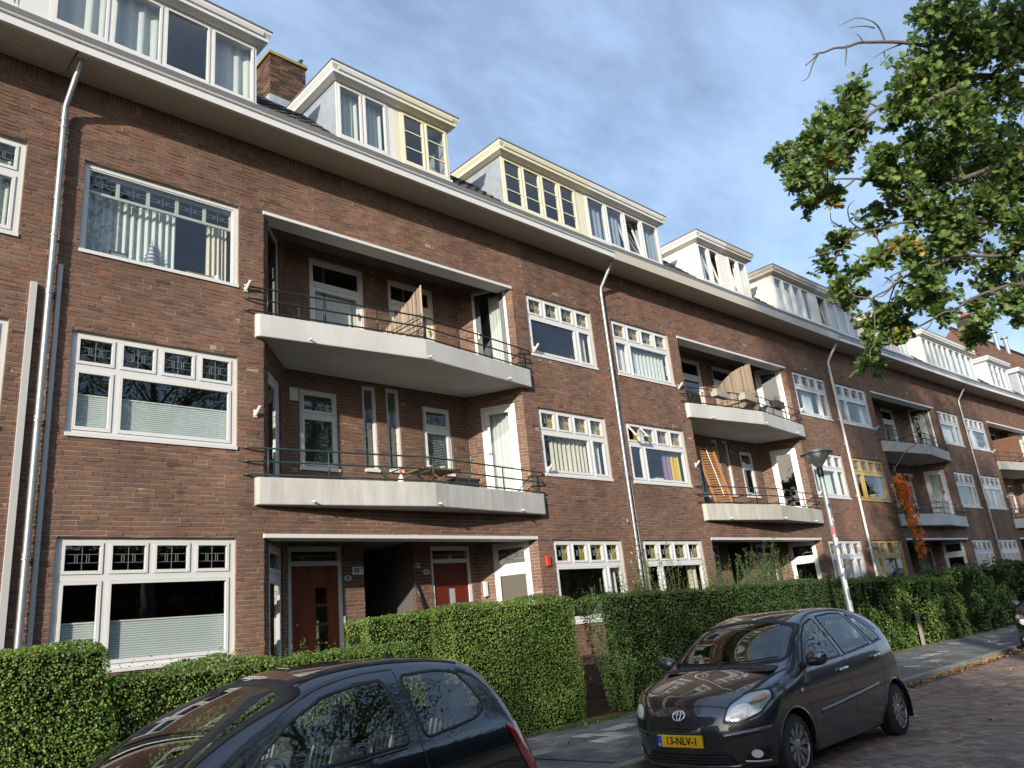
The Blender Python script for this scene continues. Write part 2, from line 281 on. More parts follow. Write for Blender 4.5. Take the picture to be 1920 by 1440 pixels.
    def mesh(s, name, m, smooth=False):
        me = bpy.data.meshes.new(name); me.from_pydata([tuple(float(c) for c in p) for p in s.v], [], s.n)
        if smooth: me.polygons.foreach_set('use_smooth', [True]*len(me.polygons))
        me.materials.append(m); me.update(); return me
    def build(s, name, m, parent=None, smooth=False, kind=None):
        if not s.v: return None
        o = link(name, s.mesh(name, m, smooth), parent)
        if kind: o['kind'] = kind
        return o
def sharp(o, ang=35):
    """smooth shading that keeps hard edges"""
    bm = bmesh.new(); bm.from_mesh(o.data); bmesh.ops.remove_doubles(bm, verts=bm.verts, dist=1e-5); bmesh.ops.recalc_face_normals(bm, faces=bm.faces)
    for f in bm.faces: f.smooth = True
    for e in bm.edges: e.smooth = len(e.link_faces) == 2 and e.calc_face_angle(0) < radians(ang)
    bm.to_mesh(o.data); bm.free(); return o
FONT_CACHE = {}
def text_mesh(s, size, depth=0.002, bold=0.0):
    cu = bpy.data.curves.new('t', 'FONT'); cu.body = s; cu.size = size; cu.extrude = depth; cu.align_x = 'CENTER'; cu.align_y = 'CENTER'; cu.offset = bold
    o = bpy.data.objects.new('t', cu); COL.objects.link(o); dg = bpy.context.evaluated_depsgraph_get()
    me = bpy.data.meshes.new_from_object(o.evaluated_get(dg)); bpy.data.objects.remove(o); bpy.data.curves.remove(cu); me.materials.clear(); return me
def text_part(s, size, name, m, parent, origin, right, up, sx=1.0, bold=0.0):
    me = text_mesh(s, size, bold=bold); n = np.cross(right, up)
    for v in me.vertices:
        p = np.array(origin)+v.co.x*sx*np.array(right)+v.co.y*np.array(up)+v.co.z*n
        v.co = p
    me.materials.append(m); me.name = name
    return link(name, me, parent)
def copy_tree(o, parent=None):
    c = o.copy(); COL.objects.link(c); c.parent = parent
    for ch in list(o.children): copy_tree(ch, c)
    return c
def subtract(a, b, holes):
    """interval [a,b] minus list of intervals"""
    out = [(a, b)]
    for h0, h1 in holes:
        nx = []
        for p, q in out:
            if h1 <= p or h0 >= q: nx.append((p, q)); continue
            if h0 > p: nx.append((p, h0))
            if h1 < q: nx.append((h1, q))
        out = nx
    return [(p, q) for p, q in out if q-p > 1e-4]
# ------------------------------------------------------------------ ground
def sheet(name, x0, x1, y0, y1, z, m, nx=1, ny=1):
    mb = MB(); mb.quad((x0, y0, z), (x1, y0, z), (x1, y1, z), (x0, y1, z)); return tag(mb.build(name, m), kind='structure')
sheet('ground', -900, 1200, -900, 900, -0.03, M['soil'])
road = sheet('road', -80, 160, -4.6, 6.0, 0.0, M['road_bed'])
SWZ = 0.11
sw = MB(); sw.box(-80, 160, 6.14, 9.1, -0.02, SWZ-0.006); sidewalk = tag(sw.build('sidewalk', mat('paving_sand', (0.10, 0.095, 0.08), 0.95)), kind='structure')
gd = MB(); gd.box(-80, 160, 9.1, 12.6, -0.02, SWZ-0.02); garden = tag(gd.build('garden_soil', M['soil']), kind='structure')
vg = MB(); vg.box(-80, 160, -14.0, -4.6, -0.02, 0.10); verge = tag(vg.build('verge', mat('verge_grass', (0.07, 0.09, 0.03), 0.9, noise=0.5, nscale=4)), kind='structure')
def piece_mesh(name, m, L, Wd, H, bev, tint):
    """a paving piece with a chamfered top: 10 faces"""
    mb = MB(); a, b = L/2, Wd/2
    P = [(-a, -b, 0), (a, -b, 0), (a, b, 0), (-a, b, 0), (-a, -b, H-bev), (a, -b, H-bev), (a, b, H-bev), (-a, b, H-bev), (-a+bev, -b+bev, H), (a-bev, -b+bev, H), (a-bev, b-bev, H), (-a+bev, b-bev, H)]
    F = [(0, 1, 5, 4), (1, 2, 6, 5), (2, 3, 7, 6), (3, 0, 4, 7), (4, 5, 9, 8), (5, 6, 10, 9), (6, 7, 11, 10), (7, 4, 8, 11), (8, 9, 10, 11)]
    me = bpy.data.meshes.new(name); me.from_pydata(P, [], F); me.materials.append(m)
    at_ = me.attributes.new('tint', 'FLOAT', 'FACE'); at_.data.foreach_set('value', [tint]*len(F)); me.update(); return me
def join_pieces(name, m, items, parent):
    """items: (mesh, x, y, z, rz) joined into one stuff part"""
    V = []; F4 = []; T = []; nb = 0
    for me, x, y, z, a in items:
        co = np.empty(len(me.vertices)*3, np.float32); me.vertices.foreach_get('co', co); co = co.reshape(-1, 3)
        c, s = cos(a), sin(a); V.append(np.stack([co[:, 0]*c-co[:, 1]*s+x, co[:, 0]*s+co[:, 1]*c+y, co[:, 2]+z], 1))
        f = np.array([p.vertices[:] for p in me.polygons]); F4.append(f+nb); nb += len(co)
        t = me.attributes['tint'].data[0].value; T += [t]*len(f)
    o = link(name, np_mesh(name, np.concatenate(V), [np.concatenate(F4)], m, T), parent); o['kind'] = 'stuff'; return o
def in_view(p, pad=0):
    d = np.asarray(p)-EYE; w = d@CF
    if w < 0.3: return False
    u = 960+FPX*(d@CR)/w; v = 720-FPX*(d@CU)/w
    return -pad < u < 1920+pad and -pad < v < 1440+pad
def lay(parent, name, m, variants, spots, limit=300):
    """the `limit` pieces that show largest become single objects, the rest one stuff part"""
    spots = [s for s in spots if in_view((s[0], s[1], s[2]), 160)]
    spots.sort(key=lambda s: (not in_view((s[0], s[1], s[2])), (s[0]**2+s[1]**2)))
    rest = []
    for i, (x, y, z, a, k) in enumerate(spots):
        me = variants[k % len(variants)]
        if i < limit:
            o = link(name, me, parent); o.location = (x, y, z); o.rotation_euler = (0, 0, a)
        else: rest.append((me, x, y, z, a))
    if rest: join_pieces(name+'s_far', m, rest, parent)
# clinker road surface in herringbone
RV = [piece_mesh('road_brick', M['road_brick'], 0.196, 0.096, 0.012, 0.006, t) for t in np.linspace(0, 1, 14)]
spots = []
k45 = pi/4; P = 0.1
for i in range(-260, 261):
    for j in range(-260, 261):
        if (i-j) % 4 == 0: cx, cy, a = (i+1)*P, (j+0.5)*P, 0.0
        elif (i-j) % 4 == 2: cx, cy, a = (i+0.5)*P, (j)*P, pi/2
        else: continue
        x = cx*cos(k45)-cy*sin(k45)+15; y = cx*sin(k45)+cy*cos(k45)+3.0
        if y > 5.86 or y < 0.5 or x < 6.0 or x > 28: continue
        if (7.3 < x < 10.2) and (4.6 < y < 5.5): pass
        spots.append((x+random.uniform(-.003, .003), y+random.uniform(-.003, .003), 0.004+random.uniform(-.002, .002), a+k45+random.uniform(-.02, .02), random.randrange(14)))
lay(road, 'road_brick', M['road_brick'], RV, spots)
# gutter course and kerb stones
KV = [piece_mesh('kerb_stone', M['kerb_stone'], 0.985, 0.135, 0.13, 0.012, t) for t in (0, .3, .6, 1)]
kerb = tag(link('kerb', MB().box(-80, 160, 6.002, 6.138, -0.02, 0.09).mesh('kerb', M['mortar'])), kind='structure')
lay(kerb, 'kerb_stone', M['kerb_stone'], KV, [(x+0.5, 6.07, 0.0, random.uniform(-.004, .004), random.randrange(4)) for x in range(-2, 60)])
# concrete pavers, a few pale ones, mostly in one stretch
PV = [piece_mesh('paving_tile', M['paver'], 0.294, 0.294, 0.016, 0.006, t) for t in list(np.linspace(0, 0.86, 12))+[0.92, 1.0]]
spots = []
for i in range(0, 140):
    for j in range(9):
        x = 4.0+i*0.3+(0.15 if j % 2 else 0); y = 6.30+j*0.3+0.0
        k = random.randrange(12)
        if (8.4 < x < 10.6 and 7.0 < y < 8.2 and random.random() < 0.42) or (14 < x < 26 and random.random() < 0.05): k = random.choice((12, 13))
        spots.append((x, y, SWZ-0.008+random.uniform(-.003, .003), 0, k))
lay(sidewalk, 'paving_tile', M['paver'], PV, spots)

# ------------------------------------------------------------------ the terrace of apartment houses
HW = 6.215                                            # half a house front
LB = (-2.95, 3.07); LBK = (-1.95, 2.42); RD = 1.15     # recess: front corners, back corners, depth
ZL0, ZL2 = 3.409, 9.087
SLABS = ((3.845, 4.28), (6.655, 7.065))
ZT = (3.344, 6.264, 9.032); ZBt = (1.595, 4.709, 7.488)
AX = (-5.83, -3.40); BX = (3.52, 5.83)
ZSOF = 10.375
COURSE = 0.0673; BLEN = 0.218; JT = 0.0115
def brick_rects(u0, u1, z0, z1, holes, rng, phase=0.0):
    out = []; n0 = int(math.floor(z0/COURSE)); n1 = int(math.ceil(z1/COURSE))
    for n in range(n0, n1):
        a, b = max(z0, n*COURSE), min(z1, (n+1)*COURSE)
        touch = [H for H in holes if H[2] < b-1e-6 and H[3] > a+1e-6]
        work = [(a, b, p, q) for p, q in subtract(u0, u1, [(H[0], H[1]) for H in touch])]
        for H in touch:                              # slip of a course left above or below an opening
            if H[2] > a+0.016: work.append((a, H[2], max(u0, H[0]), min(u1, H[1])))
            if H[3] < b-0.016: work.append((H[3], b, max(u0, H[0]), min(u1, H[1])))
        off = (n % 2)*BLEN/2+phase+(0.055 if n % 7 == 3 else 0)
        for za, zb, p, q in work:
            k = math.floor((p-off)/BLEN); e = off+k*BLEN
            while e < q-1e-6:
                s, t = max(p, e), min(q, e+BLEN); e += BLEN
                if t-s < 0.02: continue
                cut = [(s, t)]
                if t-s > 0.2 and rng.random() < 0.06: cut = [(s, s+0.109), (s+0.109, t)]
                for c, d in cut: out.append((c, d, za, zb))
    return out
def bricks_geom(rects, O, U, Nin, rng, joint=JT):
    """vectorised bricks: front face and four sides, each a little uneven. O,U,Nin: wall frame (z up)"""
    R = np.array(rects); n = len(R); g = joint/2
    ua, ub, za, zb = R[:, 0]+g, R[:, 1]-g, R[:, 2]+g, R[:, 3]-g
    jt = lambda s: rng.normal(0, s, n)
    fr = -0.003+rng.normal(0, 0.0022, n)
    D = np.full(n, 0.055); tilt = rng.normal(0, 0.0012, n); tz = rng.normal(0, 0.001, n)
    U_ = np.array([[ua+jt(.0012), ub+jt(.0012), ub+jt(.0012), ua+jt(.0012)]]).reshape(4, n)
    Z_ = np.array([za+jt(.001), za+jt(.001), zb+jt(.001), zb+jt(.001)])
    F_ = np.array([fr-tilt-tz, fr+tilt-tz, fr+tilt+tz, fr-tilt+tz])
    pts = np.empty((n, 8, 3)); O = np.array(O); U = np.array(U); Nn = np.array(Nin)
    for i in range(4):
        pts[:, i] = O+U_[i][:, None]*U+F_[i][:, None]*Nn+Z_[i][:, None]*np.array([0, 0, 1.])
        pts[:, 4+i] = O+U_[i][:, None]*U+D[:, None]*Nn+Z_[i][:, None]*np.array([0, 0, 1.])
    q = np.array([[0, 1, 2, 3], [0, 4, 5, 1], [1, 5, 6, 2], [2, 6, 7, 3], [3, 7, 4, 0]])
    return pts, q
def tints(n, rng): 
    t = np.clip(rng.normal(0.50, 0.15, n), 0.02, 0.97); k = rng.random(n) < 0.018; t[k] = rng.uniform(.08, .22, k.sum()); k = rng.random(n) < 0.02; t[k] = rng.uniform(.85, .99, k.sum())
    return t
def wall_quads(mb, u0, u1, z0, z1, holes, d):
    zs = sorted({z0, z1, *[h for H in holes for h in (H[2], H[3]) if z0 < h < z1]})
    for a, b in zip(zs[:-1], zs[1:]):
        m = (a+b)/2
        for p, q in subtract(u0, u1, [(H[0], H[1]) for H in holes if H[2] < m < H[3]]): mb.quad((p, d, a), (q, d, a), (q, d, b), (p, d, b))
def mapper(o, p):
    o = np.array(o, float); p = np.array(p, float); L = np.linalg.norm(p-o); U = (p-o)/L; Nn = np.array([-U[1], U[0]])
    return L, U, Nn
LL, LU, LN = mapper((LB[0], 0), (LBK[0], RD)); 
RL, RU, RN = mapper((LB[1], 0), (LBK[1], RD)); RN = -RN
if LN[0] > 0: LN = -LN
fL = lambda u, d, z: (LB[0]+u*LU[0]+d*LN[0], u*LU[1]+d*LN[1], z)
fR = lambda u, d, z: (LB[1]+u*RU[0]+d*RN[0], u*RU[1]+d*RN[1], z)
fB = lambda u, d, z: (u, RD+d, z)
fF = lambda u, d, z: (u, d, z)
# openings of the recess walls, shared by all houses
LEV = ((1.0, 3.55), (SLABS[0][1], SLABS[1][0]), (SLABS[1][1], 9.32))
BACKH = (((-1.94, -0.86, 1.0, 3.37), (-0.41, 0.73, 1.0, 3.55), (1.16, 2.21, 1.0, 3.37)),
         ((-1.67, -0.86, 4.75, 6.31), (-0.29, 0.04, 4.80, 6.57), (0.28, 0.61, 4.82, 6.59), (1.19, 1.95, 4.83, 6.32)),
         ((-1.41, -0.14, SLABS[1][1], 9.12), (0.47, 1.71, SLABS[1][1], 9.11)))
LEFTH = ((0.19*LL, 0.77*LL, 1.30, 3.30), (0.19*LL, 0.77*LL, 4.28, 6.25), (0.19*LL, 0.77*LL, 7.065, 9.10))
RIGHTH = ((0.15*RL, 0.76*RL, 1.30, 3.36), (0.15*RL, 0.76*RL, 4.28, 6.36), (0.12*RL, 0.75*RL, 7.065, 9.14))
FRONTH = [(AX[0], AX[1], ZBt[i], ZT[i]) for i in range(3)]+[(BX[0], BX[1], ZBt[i], ZT[i]) for i in range(3)]+[(LB[0], LB[1], 0.98, ZL0), (LB[0], LB[1], 4.0, ZL2)]
def wall_parts():
    rng = np.random.default_rng(11); G = []
    zsol = ZSOF-0.225
    fr = brick_rects(-HW, HW, 0.05, zsol, FRONTH, rng)
    # upright course under the eaves
    x = -HW
    while x < HW-0.03: fr.append((x, min(HW, x+0.0673), zsol, ZSOF+0.02)); x += 0.0673
    G.append((fr, (0, 0, 0), (1, 0, 0), (0, 1, 0)))
    for l in range(3):
        z0, z1 = LEV[l]
        G.append((brick_rects(LBK[0], LBK[1], z0, z1, BACKH[l], rng), (0, RD, 0), (1, 0, 0), (0, 1, 0)))
        G.append((brick_rects(0, LL, z0, z1, [LEFTH[l]], rng), (LB[0], 0, 0), (LU[0], LU[1], 0), (LN[0], LN[1], 0)))
        G.append((brick_rects(0, RL, z0, z1, [RIGHTH[l]], rng), (LB[1], 0, 0), (RU[0], RU[1], 0), (RN[0], RN[1], 0)))
    pts = []; q = None
    for r, O, U, Nn in G:
        p, q = bricks_geom(r, O, U, Nn, rng); pts.append(p)
    nfront = len(pts[0]); P = np.concatenate(pts); T = tints(len(P), rng)
    mb = MB(); wall_quads(mb, -HW, HW, 0.0, ZSOF+0.4, FRONTH, 0.0035)
    for l in range(3):
        z0, z1 = LEV[l]
        mb.f = fB; wall_quads(mb, LBK[0], LBK[1], z0-0.1, z1+0.05, BACKH[l], 0.0035)
        mb.f = fL; wall_quads(mb, 0.0, LL, z0-0.1, z1+0.05, [LEFTH[l]], 0.0035)
        mb.f = fR; wall_quads(mb, 0.0, RL, z0-0.1, z1+0.05, [RIGHTH[l]], 0.0035)
    mb.f = None
    # thickness of the outer leaf round the openings
    for H in FRONTH[:6]:
        for x in (H[0], H[1]): mb.quad((x, 0.012, H[2]), (x, 0.20, H[2]), (x, 0.20, H[3]), (x, 0.012, H[3]))
        for z in (H[2], H[3]): mb.quad((H[0], 0.012, z), (H[1], 0.012, z), (H[1], 0.20, z), (H[0], 0.20, z))
    for s in (-HW, HW): mb.quad((s, 0.011, 0), (s, 7, 0), (s, 7, ZSOF+0.4), (s, 0.011, ZSOF+0.4))
    mb.quad((-HW, 7, 0), (HW, 7, 0), (HW, 7, 12.9), (-HW, 7, 12.9))
    return P, q, T, nfront, mb.mesh('wall', M['mortar'])
WP, WQ, WT, WNF, WALLMESH = wall_parts()
def bricks_mesh(name, idx, m='brick'):
    P = WP[idx]; n = len(P); V = P.reshape(-1, 3); F = (np.arange(n)[:, None, None]*8+WQ[None]).reshape(-1, 4)
    return np_mesh(name, V, [F], M[m], np.repeat(WT[idx], 5))
ALLBRICKS = None
def add_wall(h, M4, singles):
    """singles: number of bricks that become objects of their own"""
    global ALLBRICKS
    w = link('wall', WALLMESH, h)
    if singles:
        cen = WP[:WNF, :4].mean(1); wc = (np.array(M4.to_3x3())@cen.T).T+np.array(M4.translation)
        d = wc-EYE; dep = d@CF; u = 960+FPX*(d@CR)/dep; v = 720-FPX*(d@CU)/dep
        ok = (u > 4) & (u < 1916) & (v > 4) & (v < 1180) & (dep > 0)
        size = WP[:WNF, 1, 0]-WP[:WNF, 0, 0]
        hgt_ = WP[:WNF, 2, 2]-WP[:WNF, 1, 2]
        score = np.where(ok & (size > 0.15) & (hgt_ > .045), np.linalg.norm(d, axis=1), 1e9)
        sel = np.argsort(score)[:singles]
        cache = {}
        for i in sel:
            c = WP[i, :4].mean(0)
            V = WP[i]-c; key = (round(float(V[1, 0]-V[0, 0])/0.02), round(float(V[2, 2]-V[1, 2])/0.005), int(WT[i]*11), i % 3)
            if key not in cache: cache[key] = np_mesh('brick', V, [WQ], M['brick'], [WT[i]]*5)
            o = link('brick', cache[key], w); o.location = c
        rest = np.setdiff1d(np.arange(len(WP)), sel)
        o = link('bricks', bricks_mesh('bricks', rest), w)
    else:
        if ALLBRICKS is None: ALLBRICKS = bricks_mesh('bricks', np.arange(len(WP)))
        o = link('bricks', ALLBRICKS, w)
    o['kind'] = 'stuff'
    return w

# ---- windows and doors
def ring(mb, a, b, c, d, w, d0, d1, wb=None):
    """rectangular ring a..b x c..d, members w wide, from depth d0 to d1"""
    wb = wb or w
    mb.box(a, b, d0, d1, c, c+wb); mb.box(a, b, d0, d1, d-w, d); mb.box(a, a+w, d0, d1, c+wb, d-w); mb.box(b-w, b, d0, d1, c+wb, d-w)
def frame_lights(mb, u0, u1, z0, z1, lights, d0, d1):
    holes = [(l[0], l[1], l[2], l[3]) for l in lights]
    zs = sorted({z0, z1, *[h for H in holes for h in (H[2], H[3])]})
    for a, b in zip(zs[:-1], zs[1:]):
        if b-a < 1e-4: continue
        m = (a+b)/2
        for p, q in subtract(u0, u1, [(H[0], H[1]) for H in holes if H[2] < m < H[3]]): mb.box(p, q, d0, d1, a, b)
def lead_lines(mb, a, b, c, d, y):
    w, h = b-a, d-c; t = 0.003
    hb = lambda u0, u1, z: mb.box(u0, u1, y-0.004, y+0.003, z-t, z+t)
    vb = lambda u, z0, z1: mb.box(u-t, u+t, y-0.005, y+0.004, z0, z1)
    hb(a, b, c+.34*h); hb(a, b, c+.66*h); vb(a+.5*w, c, d)
    for k in (.30, .37, .63, .70): vb(a+k*w, c+.34*h, c+.66*h)
def slit_leads(mb, a, b, c, d, y):
    t = 0.004; n = 9
    for i in range(1, n): mb.box(a, b, y-.003, y+.003, c+(d-c)*i/n-t, c+(d-c)*i/n+t)
    for k in (.36, .52, .68): mb.box(a+(b-a)*k-t, a+(b-a)*k+t, y-.004, y+.004, c, d)
def curtain(par, f, a, b, c, d, y, m, folds=9, amp=0.03, seed=0, name='curtain'):
    rng = random.Random(seed); n = int(folds*8)+1; A = []
    ph = [rng.uniform(0, 6) for _ in range(3)]
    for z in np.linspace(c, d, 5):
        k = (d-z)/(d-c); A.append([f(a+(b-a)*i/(n-1), y+amp*(0.75+.5*k)*sin(2*pi*folds*i/(n-1)+0.8*sin(ph[0]+5*i/n)+0.25*k)+0.012*sin(ph[1]+9*i/n), z) for i in range(n)])
    mb = MB(); mb.grid(A); return mb.build(name, M[m], par, smooth=True)
def pleats(par, f, a, b, c, d, y, m='blind_grey', pitch=0.03, amp=0.007):
    n = int((d-c)/pitch)*2; A = []
    for i in range(n+1): A.append([f(a, y+(amp if i % 2 else 0), c+(d-c)*i/n), f((a+b)/2, y+(amp if i % 2 else 0)+.001, c+(d-c)*i/n), f(b, y+(amp if i % 2 else 0), c+(d-c)*i/n)])
    mb = MB(); mb.grid(A); o = mb.build('pleated_blind', M[m], par)
    mb = MB(f); mb.box(a, b, y-.008, y+.012, d, d+.018); mb.build('blind_rail', M['white_plastic'], par)
    return o
def venetian(par, f, a, b, c, d, y):
    mb = MB(f); n = int((d-c)/0.035)
    for i in range(n): z = c+(d-c)*i/n; mb.add([(a, y, z), (b, y, z), (b, y+.018, z+.016), (a, y+.018, z+.016)], [(0, 1, 2, 3)])
    return mb.build('venetian_blind', M['venetian'], par)
def window(par, f, u0, u1, z0, z1, lights, col='white_paint', col2=None, d0=0.05, sill=True, lead=True, sash=0.042, name='window', glass='glass_old', treat=(), seed=0, skip=(), label=None):
    """lights: (a,b,c,d,kind) kind 't' leaded top light, 'c' opening casement, 'f' fixed pane"""
    mb = MB(f); frame_lights(mb, u0, u1, z0, z1, lights, d0, d0+0.10)
    if sill: mb.box(u0-0.0, u1+0.0, d0-0.075, d0-0.001, z0, z0+0.055)
    w = mb.build(name, M[col], par)
    if label: w['label'] = label
    ms = MB(f); ml = MB(f)
    for i, l in enumerate(lights):
        a, b, c, d, k = l
        s = 0.0
        if k in 'tc':
            s = sash*(0.85 if k == 't' else 1.0); ring(ms, a+.004, b-.004, c+.004, d-.004, s, d0-0.014, d0+.04, s*1.25)
        else:
            s = 0.022; ring(ms, a+.001, b-.001, c+.001, d-.001, s, d0+0.012, d0+.05)
        if i in skip: continue
        mp_ = MB(f); y = d0+0.022 if k in 'tc' else d0+0.034; mp_.quad((a+s, y, c+s), (b-s, y, c+s), (b-s, y, d-s), (a+s, y, d-s)); mp_.build('pane', M[glass], w)
        if k == 't' and lead: lead_lines(ml, a+s, b-s, c+s, d-s, y-.004)
        if k == 's': slit_leads(ml, a+s, b-s, c+s, d-s, y-.004)
    ms.build('sash', M[col2 or col], w); ml.build('leading', M['lead_came'], w)
    for t in treat:
        if t[0] == 'cur': curtain(w, f, t[1], t[2], t[3], t[4], d0+t[7] if len(t) > 7 else d0+.16, t[5], t[6], seed=seed)
        elif t[0] == 'pl': pleats(w, f, t[1], t[2], t[3], t[4], d0+.075)
        elif t[0] == 'ven': venetian(w, f, t[1], t[2], t[3], t[4], d0+.10)
        elif t[0] == 'amb':
            q = MB(f); q.quad((t[1], d0+.11, t[3]), (t[2], d0+.11, t[3]), (t[2], d0+.11, t[4]), (t[1], d0+.11, t[4])); q.build('coloured_glass', M[t[5]], w)
    return w
def w4_lights(u0, u1, z0, z1, cas):
    J, T, MU, B = 0.085, 0.065, 0.075, 0.105
    z1a = z1-T; zt0 = z1a-0.42; zl1 = zt0-0.085; zl0 = z0+B
    wcol = (u1-u0-2*J-3*MU)/4; L = []
    xs = [u0+J+i*(wcol+MU) for i in range(4)]
    for x in xs: L.append((x, x+wcol, zt0, z1a, 't'))
    if cas == 'L': L += [(xs[0], xs[0]+wcol, zl0, zl1, 'c'), (xs[1], u1-J, zl0, zl1, 'c')]
    else: L += [(u0+J, xs[2]+wcol, zl0, zl1, 'c'), (xs[3], u1-J, zl0, zl1, 'c')]
    return L
def win4(h, side, fl, sp, seed):
    u0, u1 = AX if side == 'A' else BX
    z0, z1 = ZBt[fl], ZT[fl]; L = w4_lights(u0, u1, z0, z1, 'L' if side == 'A' else 'R')
    zl0, zl1 = L[4][2], L[4][3]; tr = []
    for t in sp.get('treat', ()):
        k = t[0]
        a, b = u0+.1+(u1-u0-.2)*t[1], u0+.1+(u1-u0-.2)*t[2]
        if k == 'pl':
            for l in L[4:6]: tr.append(('pl', l[0]+.03, l[1]-.03, l[2]+.04, l[2]+(l[3]-l[2])*t[3], ))
        elif k == 'cur': tr.append(('cur', a, b, zl0-.05, zl1+(.30 if len(t) < 6 else t[5]), t[3], t[4]))
    if sp.get('amber'):
        for l in L[:4]: tr.append(('amb', l[0]+(l[1]-l[0])*.72, l[1], l[2], l[3], 'curtain_yellow'))
    skip = (0,) if sp.get('open') else ()
    w = window(h, fF, u0, u1, z0, z1, L, sp.get('col', 'white_paint'), treat=tr, seed=seed, skip=skip)
    if sp.get('open'):                             # top light pushed out at its foot
        a, b, c, d, _ = L[0]; mb = MB(); W_ = b-a; Ht = d-c; an = radians(38)
        g = lambda u, q, z: (a+u, 0.04-sin(an)*(Ht-z)+cos(an)*q*0.0+q, d-(Ht-z)*cos(an))
        mb.f = g; ring(mb, 0, W_, 0, Ht, 0.04, -0.02, 0.02); s = mb.build('open_top_light', M['white_paint'], w)
        q = MB(g); q.quad((.03, 0, .03), (W_-.03, 0, .03), (W_-.03, 0, Ht-.03), (.03, 0, Ht-.03)); q.build('pane', M['glass'], w)
    return w
def picture_window(h):
    """large secondary pane before the old window with five leaded lights"""
    u0, u1, z0, z1 = AX[0], AX[1], ZBt[2], ZT[2]
    w = window(h, fF, u0, u1, z0, z1, [(u0+.075, u1-.075, z0+.075, z1-.075, 'f')], 'white_paint', glass='glass', label='large single pane before an older window with five leaded lights')
    n = 5; a0, a1 = u0+.10, u1-.10; wd = (a1-a0-.05*(n-1))/n; zt = z1-.12; zb = zt-.27
    L = [(a0+i*(wd+.05), a0+i*(wd+.05)+wd, zb, zt, 'f') for i in range(n)]
    mb = MB(); frame_lights(mb, u0+.05, u1-.05, zb-.045, z1-.07, L, 0.155, 0.19); mb.build('inner_frame', M['pale_green'], w)
    ml = MB()
    for l in L: lead_lines(ml, l[0], l[1], l[2]+.05, l[3]-.05, 0.16)
    ml.build('leading', M['lead_came'], w)
    curtain(w, fF, u0+.1, u0+1.50, z0+.05, z1-.35, 0.34, 'curtain_white', 13, 0.03, 3)
    curtain(w, fF, u0+2.02, u1-.06, z0+.05, z1-.35, 0.34, 'curtain_cream', 5, 0.03, 4)
    return w
def simple_door(par, f, u0, u1, z0, z1, col, leafcol, trans=None, treat=(), seed=0, name='glazed_door', handle=True, glass='glass', sill=False, stile=0.11):
    """frame, glazed leaf, optional transom light above height trans"""
    fw = 0.065; mb = MB(f); zt = trans or z1-fw
    L = [(u0+fw, u1-fw, z0+.02, zt, 'f')]
    if trans: L.append((u0+fw, u1-fw, trans+.07, z1-fw, 'f'))
    frame_lights(mb, u0, u1, z0, z1, L, 0.04, 0.14)
    if sill: mb.box(u0-.03, u1+.03, -.03, 0.039, z0, z0+.05)
    d = mb.build(name, M[col], par)
    q = MB(f); a, b, c, e = L[0][:4]; ring(q, a+.003, b-.003, c+.003, e-.003, stile, 0.06, 0.105, stile*1.7); q.build('leaf', M[leafcol], d)
    g = MB(f); g.quad((a+stile, .08, c+stile*1.7), (b-stile, .08, c+stile*1.7), (b-stile, .08, e-stile), (a+stile, .08, e-stile)); g.build('pane', M[glass], d)
    if trans:
        a, b, c, e = L[1][:4]; q = MB(f); ring(q, a+.003, b-.003, c+.003, e-.003, .04, .05, .10); q.build('transom_sash', M[leafcol], d)
        g = MB(f); g.quad((a+.04, .075, c+.04), (b-.04, .075, c+.04), (b-.04, .075, e-.04), (a+.04, .075, e-.04)); g.build('pane', M[glass], d)
    if handle:
        k = MB(f); a = L[0][1]-0.05; k.box(a-.012, a+.012, .035, .06, z0+.93, z0+1.07); k.tube([(a, .05, z0+1.02), (a, .01, z0+1.02), (a-.10, .01, z0+1.02)], 0.009, 6); k.build('door_handle', M['brass'], d)
    for t in treat:
        if t[0] == 'cur': curtain(d, f, t[1], t[2], t[3], t[4], .22, t[5], t[6], .025, seed)
        if t[0] == 'ven': venetian(d, f, t[1], t[2], t[3], t[4], .14)
    return d
def sheetwin(par, f, u0, u1, z0, z1, col, zt, treat=(), seed=0):
    """tall window with one top light"""
    L = [(u0+.055, u1-.055, zt+.04, z1-.055, 't'), (u0+.055, u1-.055, z0+.10, zt-.035, 'c')]
    return window(par, f, u0, u1, z0, z1, L, col, d0=0.035, treat=treat, seed=seed, sash=.05)
SLABPOLY = [(-3.11, 0.003), (-3.11, -0.07), (-3.07, -0.105), (0.10, -0.50), (3.28, -0.125), (3.32, -0.09), (3.32, 0.003)]
